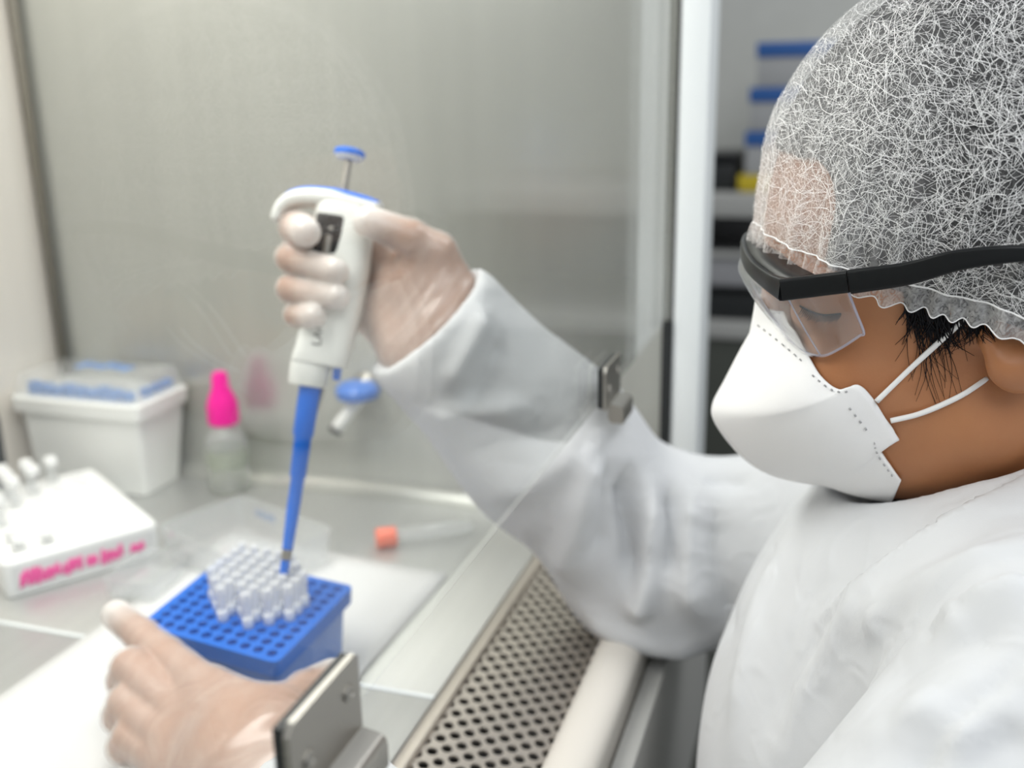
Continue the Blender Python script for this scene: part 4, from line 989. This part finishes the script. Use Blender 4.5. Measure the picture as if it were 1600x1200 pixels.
nd = np_mesh('net_dome', CAPW.reshape(-1, 3), Qn, M['net'], net)
frontness = np.clip((dr_ @ np.array([1.0, 0, 0]) - 0.35) / 0.5, 0, 1)
gd = (0.05 * np.clip((TT - 0.5) / 0.5, 0, 1) ** 2)[None] + frontness[:, None] * (0.27 * np.clip((TT - 0.25) / 0.6, 0, 1))[None]
gd = gd + 0.12 * np.clip((TT - 0.6) / 0.4, 0, 1)[None] ** 2 * (np.sin(phi * 61 + 2 * np.sin(phi * 7)) > 0.6)[:, None]
a_ = nd.data.attributes.new('film', 'FLOAT', 'POINT'); a_.data.foreach_set('value', gd.ravel().astype(np.float32))
# non-woven fibres lying in the net
def fibres(count, seed, ln, wid, lift):
    r = np.random.default_rng(seed)
    Pu = np.linalg.norm(np.roll(CAPW, -1, 0) - CAPW, axis=2); Pv = np.linalg.norm(np.diff(CAPW, axis=1), axis=2); Pv = np.concatenate([Pv, Pv[:, -1:]], 1)
    wgt = (Pu * Pv).ravel(); pick = r.choice(NA * NT, count, p=wgt / wgt.sum())
    u = pick // NT + r.random(count); v_ = pick % NT + r.random(count)
    a = r.uniform(0, 2 * math.pi, count); ca = r.normal(0, 0.20, count); seg = 6; L0 = ln * r.uniform(0.5, 1.5, count) / seg
    pts = np.zeros((count, seg + 1, 3)); cen = CAPW.mean((0, 1))
    for s in range(seg + 1):
        v_ = np.clip(v_, 1.0, NT - 1.001); u0 = np.floor(u).astype(int) % NA; v0 = np.floor(v_).astype(int); fu = (u - np.floor(u))[:, None]; fv = (v_ - v0)[:, None]; u1 = (u0 + 1) % NA
        p = (CAPW[u0, v0] * (1 - fu) + CAPW[u1, v0] * fu) * (1 - fv) + (CAPW[u0, v0 + 1] * (1 - fu) + CAPW[u1, v0 + 1] * fu) * fv
        pts[:, s] = p
        u = u + L0 * np.cos(a) / np.maximum(Pu[u0, v0], 1e-4); v_ = v_ + L0 * np.sin(a) / np.maximum(Pv[u0, v0], 1e-4); a = a + ca + r.normal(0, 0.14, count)
    nrm = pts - toW(CC); nrm /= np.linalg.norm(nrm, axis=2)[..., None]
    pts = pts + nrm * (lift * r.uniform(0.2, 1.0, (count, 1, 1)))
    tg = np.gradient(pts, axis=1); sdv = np.cross(tg, nrm); sdv /= np.maximum(np.linalg.norm(sdv, axis=2), 1e-9)[..., None]
    w_ = (wid * r.uniform(0.6, 1.3, (count, 1, 1)))
    A = pts + sdv * w_; B = pts - sdv * w_
    VV = np.stack([A, B], 2).reshape(-1, 3); base = (np.arange(count) * (seg + 1) * 2)[:, None] + np.arange(seg)[None] * 2
    QQ = np.stack([base, base + 1, base + 3, base + 2], -1).reshape(-1, 4)
    return VV, QQ
f1 = fibres(27000, 21, 0.0085, 0.00006, 0.0010); f2 = fibres(2500, 22, 0.016, 0.00010, 0.0012)
o = np_mesh('net_fibre', np.concatenate([f1[0], f2[0]]), np.concatenate([f1[1], f2[1] + len(f1[0])]), M['fibre'], net); o['kind'] = 'stuff'; o['label'] = 'fine white fibres of the net'
# gathered ruffle and elastic along the rim
NRF = NA * 3; ph = np.linspace(0, NA, NRF, endpoint=False)
def capat(u, vv): u0 = np.floor(u).astype(int) % NA; fu = (u - np.floor(u))[:, None]; return CAPW[u0, vv] * (1 - fu) + CAPW[(u0 + 1) % NA, vv] * fu
edge0 = capat(ph, NT - 1); inn = capat(ph, NT - 4)
dwn = edge0 - inn; dwn /= np.linalg.norm(dwn, axis=1)[:, None]; outn = edge0 - toW(CC); outn -= dwn * (outn * dwn).sum(1)[:, None]; outn /= np.linalg.norm(outn, axis=1)[:, None]
pleat = np.sin(ph / NA * 2 * math.pi * 58 + 1.5 * np.sin(ph / NA * 2 * math.pi * 9)); rows = []
for k, t in enumerate(np.linspace(0, 1, 7)):
    rows.append(edge0 + dwn * (0.0095 * t * (1 + 0.10 * pleat[:, None])) + outn * (0.0008 + (0.0018 * pleat * math.sin(0.3 + t * 2.0) + 0.0012 * t)[:, None]))
RV = np.stack(rows, 1).reshape(-1, 3); ii, jj = np.meshgrid(np.arange(NRF), np.arange(6), indexing='ij'); i2 = (ii + 1) % NRF
np_mesh('ruffle', RV, np.stack([ii * 7 + jj, ii * 7 + jj + 1, i2 * 7 + jj + 1, i2 * 7 + jj], -1).reshape(-1, 4), M['net_ruffle'], net)
def ring_tube(name, P, r, mat, par, n=6):
    t = np.roll(P, -1, 0) - np.roll(P, 1, 0); t /= np.linalg.norm(t, axis=1)[:, None]; s = outn - t * (outn * t).sum(1)[:, None]; s /= np.linalg.norm(s, axis=1)[:, None]; b = np.cross(t, s); k = len(P)
    VV = np.stack([P + s * (r * math.cos(a)) + b * (r * math.sin(a)) for a in np.linspace(0, 2 * math.pi, n, endpoint=False)], 1).reshape(-1, 3)
    ii, jj = np.meshgrid(np.arange(k), np.arange(n), indexing='ij'); i2 = (ii + 1) % k; j2 = (jj + 1) % n
    return np_mesh(name, VV, np.stack([ii * n + jj, i2 * n + jj, i2 * n + j2, ii * n + j2], -1).reshape(-1, 4), mat, par)
ring_tube('elastic_band', edge0 + outn * 0.0006, 0.00038, M['fibre'], net)
ring_tube('ruffle_hem', rows[-1], 0.0003, M['fibre'], net, 5)

# ------------------------------------------------------------------ face mask
mask = bpy.data.objects.new('face_mask', None); COL.objects.link(mask); mask.parent = person; mask.matrix_parent_inverse = parent_world(person).inverted()
mask.location = HO; mask['label'] = 'white folded respirator mask with ear loops'
RID = [Lp(1204, 466, 0), Lp(1186, 500, 0), Lp(1160, 545, 0), Lp(1134, 595, 0), Lp(1116, 630, 0), Lp(1117, 655, 0), Lp(1140, 690, 0), Lp(1172, 722, 0), Lp(1215, 744, 0), Lp(1275, 756, 0), Lp(1335, 756, 0), Lp(1385, 752, 0)]
EDG = [(1222, 474, .014), (1240, 512, .026), (1262, 552, .036), (1284, 588, .046), (1312, 608, .054), (1340, 601, .060), (1362, 620, .063), (1384, 654, .064), (1405, 686, .064), (1373, 700, .062), (1391, 726, .058), (1408, 750, .050)]
_h = toL(hit([e[0] for e in EDG], [e[1] for e in EDG], head, off=0.0016)[0]); EDL = [Lp(*EDG[0])] + [p for p in _h[1:]]
NU_, NV_ = 78, 26
def dense(P, n):
    P = np.array(P); s = np.linspace(0, len(P) - 1, n); i = np.minimum(s.astype(int), len(P) - 2); f = (s - i)[:, None]; return P[i] * (1 - f) + P[i + 1] * f
rid = spline(RID, NU_); edg = dense(EDL, NU_)
# the outline corners of the tab stay crisp; other edge stretches are smooth
eds = spline(EDL, NU_); su = np.linspace(0, 11, NU_); wgt = np.clip((np.abs(su - 8.6) - 0.9) / 0.5, 0, 1)[:, None]; edg = edg * (1 - wgt) + eds * wgt
def mask_half(s):
    G = np.zeros((NU_, NV_, 3))
    for j in range(NV_):
        t = j / (NV_ - 1); tt2 = t ** 0.85
        p = rid * (1 - tt2) + edg * tt2
        bul = math.sin(math.pi * min(1, t * 1.02)) ** 0.8 * np.sin(np.clip(np.linspace(0.04, 0.98, NU_), 0, 1) * math.pi) ** 0.7
        p = p + np.outer(bul * 0.017, [0.15, 1.0, -0.15])
        G[:, j] = p
    Pf = G.reshape(-1, 3)
    for _ in range(4):       # keep the cloth off the skin
        d0 = head_l(Pf); gr = np.stack([head_l(Pf + np.eye(3)[i] * 0.0006) - d0 for i in range(3)], 1); gr /= np.maximum(np.linalg.norm(gr, axis=1), 1e-9)[:, None]
        Pf = Pf + gr * np.clip(0.0020 - d0, 0, 0.01)[:, None]
    G = Pf.reshape(NU_, NV_, 3)
    for _ in range(14): G[1:-1, 1:-1] = 0.5 * G[1:-1, 1:-1] + 0.125 * (G[:-2, 1:-1] + G[2:, 1:-1] + G[1:-1, :-2] + G[1:-1, 2:])
    G[:, 0, 1] = 0; G[:, 1:, 1] = np.maximum(G[:, 1:, 1], 0.0003)
    if s < 0: G[..., 1] *= -1
    return G
def mask_mesh(G, s, name):
    inn = G.copy(); V = toW(G.reshape(-1, 3)); ii, jj = np.meshgrid(np.arange(NU_ - 1), np.arange(NV_ - 1), indexing='ij')
    Q = np.stack([ii * NV_ + jj, ii * NV_ + jj + 1, (ii + 1) * NV_ + jj + 1, (ii + 1) * NV_ + jj], -1).reshape(-1, 4)
    if s > 0: Q = Q[:, ::-1]
    o = np_mesh(name, V, Q, M['mask'], mask); md = o.modifiers.new('s', 'SOLIDIFY'); md.thickness = 0.0011; md.offset = 0.0; return o
GN = mask_half(1); near = mask_mesh(GN, 1, 'mask_panel'); mask_mesh(mask_half(-1), -1, 'mask_panel')
# raised fold down the front
V, Fc = sweep(toW(rid + [0.0004, 0, 0]), 0.0007, 0.0006, HB, 6); mesh('centre_fold', V, Fc, M['mask'], mask, True)
nrmG = np.cross(np.gradient(GN, axis=0).reshape(-1, 3), np.gradient(GN, axis=1).reshape(-1, 3)).reshape(NU_, NV_, 3); nrmG /= np.linalg.norm(nrmG, axis=2)[..., None]
if nrmG[NU_ // 2, NV_ // 2, 1] < 0: nrmG = -nrmG
def gsample(A, u, v):
    u = np.clip(u, 0, NU_ - 1.001); v = np.clip(v, 0, NV_ - 1.001); i, j = u.astype(int), v.astype(int); fu, fv = (u - i)[:, None], (v - j)[:, None]
    return (A[i, j] * (1 - fu) + A[i + 1, j] * fu) * (1 - fv) + (A[i, j + 1] * (1 - fu) + A[i + 1, j + 1] * fu) * fv
def onmask(pl, n):
    """photo points -> the nearest place on the near mask panel"""
    sp = spline(pl, n); Wp = toW(GN.reshape(-1, 3)); c = (Wp - CAM) @ RW; pr = np.stack([800 + F * c[:, 0] / c[:, 2], 600 + F * c[:, 1] / c[:, 2]], 1)
    ix = [int(np.argmin(((pr - s) ** 2).sum(1))) for s in sp]
    L = GN.reshape(-1, 3)[ix]; nn = nrmG.reshape(-1, 3)[ix]
    out = [Lp(s[0], s[1], l[1]) + n_ * 0.0009 for s, l, n_ in zip(sp, L, nn)]; return np.array(out), nn
def stitches(pl, num, duty=0.55):
    P, nn = onmask(pl, num * 6)
    for k in range(num):
        seg = P[k * 6:k * 6 + max(3, int(6 * duty))]
        if len(seg) < 3: continue
        V, Fc = sweep(toW(seg), 0.00042, 0.00022, HC, 6); mesh('stitch', V, Fc, M['stitch'], near, True)
stitches([(1186, 508), (1210, 527), (1235, 548), (1258, 568)], 8)
stitches([(1270, 586), (1288, 601), (1308, 612), (1330, 610)], 6)
stitches([(1327, 636), (1342, 655), (1358, 676)], 4)
stitches([(1366, 690), (1370, 706), (1385, 728), (1398, 746)], 7, 0.5)
def loop(px, offs, n=26):
    sp = spline(px, n); p3, _ = hit(sp[:, 0], sp[:, 1], head); p3 = p3 + HB * (np.interp(np.linspace(0, 1, n), np.linspace(0, 1, len(offs)), offs))[:, None]
    p3[1:-1] = 0.25 * p3[:-2] + 0.5 * p3[1:-1] + 0.25 * p3[2:]
    V, Fc = sweep(p3, 0.00125, 0.0010, HC, 8); return mesh('ear_loop', V, Fc, M['loop'], mask, True)
loop([(1368, 624), (1420, 575), (1475, 525), (1526, 478)], [0.0030, 0.002, 0.0016, 0.0016])
loop([(1390, 654), (1440, 643), (1500, 617), (1543, 592)], [0.0030, 0.0018, 0.0014, -0.0006])

# ------------------------------------------------------------------ safety goggles
gog = bpy.data.objects.new('safety_goggles', None); COL.objects.link(gog); gog.parent = person; gog.matrix_parent_inverse = parent_world(person).inverted()
gog.location = HO; gog['label'] = 'clear safety goggles with black brow frame'
cn = Lp(1226, 452, 0.070); hg = Lp(1326, 440, 0.0795)
front = [cn + [0.000, 0.001, 0], cn + [0.0060, -0.012, 0.001], cn + [0.0130, -0.035, 0.003], cn + [0.0155, -0.070, 0.004]]
front = front + [mir(p) for p in front[-2::-1]]
fp = spline(front, 60)
def barsweep(name, P, hh, ww, par=gog, power=5.0):
    V, Fc = sweep(toW(P), hh, ww, HC, 16, power); return auto(mesh(name, V, Fc, M['black_plastic'], par), 0.8)
hts = 0.0036 + 0.0013 * np.abs(np.linspace(-1, 1, 60)) ** 3
barsweep('brow_frame', fp, hts, np.full(60, 0.0026))
for s in (1, -1):
    f = (lambda p: p) if s == 1 else mir
    side = spline([f(cn + [0.0012, 0.0012, 0]), f(cn * 0.5 + hg * 0.5), f(hg)], 14)
    barsweep('hinge_arm', side, np.linspace(0.0047, 0.0045, 14), np.linspace(0.0024, 0.0024, 14))
    # flat brow shelf over the lens corner
    tp_ = [f(hg + [-0.0006, 0.0002, 0.0]), f(Lp(1420, 427, .087)), f(Lp(1500, 406, .093)), f(Lp(1600, 396, .098)), f(Lp(1700, 402, .098)), f(Lp(1760, 420, .094))]
    barsweep('temple', spline(tp_, 30), np.interp(np.arange(30), [0, 10, 18, 29], [0.0050, 0.0043, 0.0030, 0.0028]), np.interp(np.arange(30), [0, 29], [0.0024, 0.0018]))
# brow shelf: the top flange between frame and forehead
sh_o = fp + [0, 0, 0.0030]; sh_i = fp.copy(); sh_i[:, 0] -= 0.012 + 0.006 * (1 - np.abs(np.linspace(-1, 1, 60)) ** 2) * 0; sh_i[:, 1] *= 0.90; sh_i[:, 2] += 0.0045
Vs = np.concatenate([toW(sh_o), toW(sh_i)]); Qs = np.stack([np.arange(59), np.arange(1, 60), np.arange(61, 120), np.arange(60, 119)], 1)
o = np_mesh('brow_shelf', Vs, Qs, M['black_plastic'], gog); md = o.modifiers.new('s', 'SOLIDIFY'); md.thickness = 0.0014
# lens: wraps the front and both sides; lower outline dips over the cheeks and rises over the nose
s0 = Lp(1324, 452, 0.0790); c1 = Lp(1230, 462, 0.0700); b_h = Lp(1350, 520, 0.0700); b_c = Lp(1283, 556, 0.0600)
top = [s0, s0 * .5 + c1 * .5, c1] + [p + [0, 0, -0.004] for p in front[1:-1]] + [mir(c1), mir(s0 * .5 + c1 * .5), mir(s0)]
nose_b = front[3] + [-0.004, 0, -0.016]; fb1 = front[2] + [-0.014, 0.0, -0.028]; fb0 = b_c * .65 + fb1 * .35 + [0.002, 0, -0.002]
bot = [b_h, b_h * .45 + b_c * .55 + [0, 0.001, -0.001], b_c, fb0, fb1, nose_b, mir(fb1), mir(fb0), mir(b_c), mir(b_h * .45 + b_c * .55), mir(b_h)]
top = top[:3] + [p + [0, 0, -0.004] for p in (front[1], front[2], front[3], front[4], front[5])] + top[-3:]
nl = 120; T_ = spline(top, nl); B_ = spline(bot, nl); B_[:8] = dense(bot[:2], 8) * 0 + B_[:8]
NLV = 14; G = np.stack([T_ * (1 - t) + B_ * t + np.array([0.0035, 0, 0]) * math.sin(math.pi * t) * np.exp(-((np.linspace(-1, 1, nl) / 0.5) ** 4))[:, None] for t in np.linspace(0, 1, NLV)], 1)
Vl = toW(G.reshape(-1, 3)); ii, jj = np.meshgrid(np.arange(nl - 1), np.arange(NLV - 1), indexing='ij')
Ql = np.stack([ii * NLV + jj, ii * NLV + jj + 1, (ii + 1) * NLV + jj + 1, (ii + 1) * NLV + jj], -1).reshape(-1, 4)
o = np_mesh('lens', Vl, Ql, M['lens'], gog); md = o.modifiers.new('s', 'SOLIDIFY'); md.thickness = 0.0012
rimline = np.vstack([G[0], G[:, -1], G[-1, ::-1]])
V, Fc = sweep(toW(spline(np.vstack([T_[0], G[0, NLV // 2], B_[0], B_[2:-2:4], B_[-1], G[-1, NLV // 2], T_[-1]]), 150)), 0.0006, 0.0006, HC, 6); mesh('lens_edge', V, Fc, M['lens_edge'], gog, True)
# crease edge where the side wing meets the front
ci = int(np.argmin(np.linalg.norm(T_ - c1, axis=1))); V, Fc = sweep(toW(G[ci]), 0.0004, 0.0004, HC, 6); mesh('lens_edge', V, Fc, M['lens_edge'], gog, True)
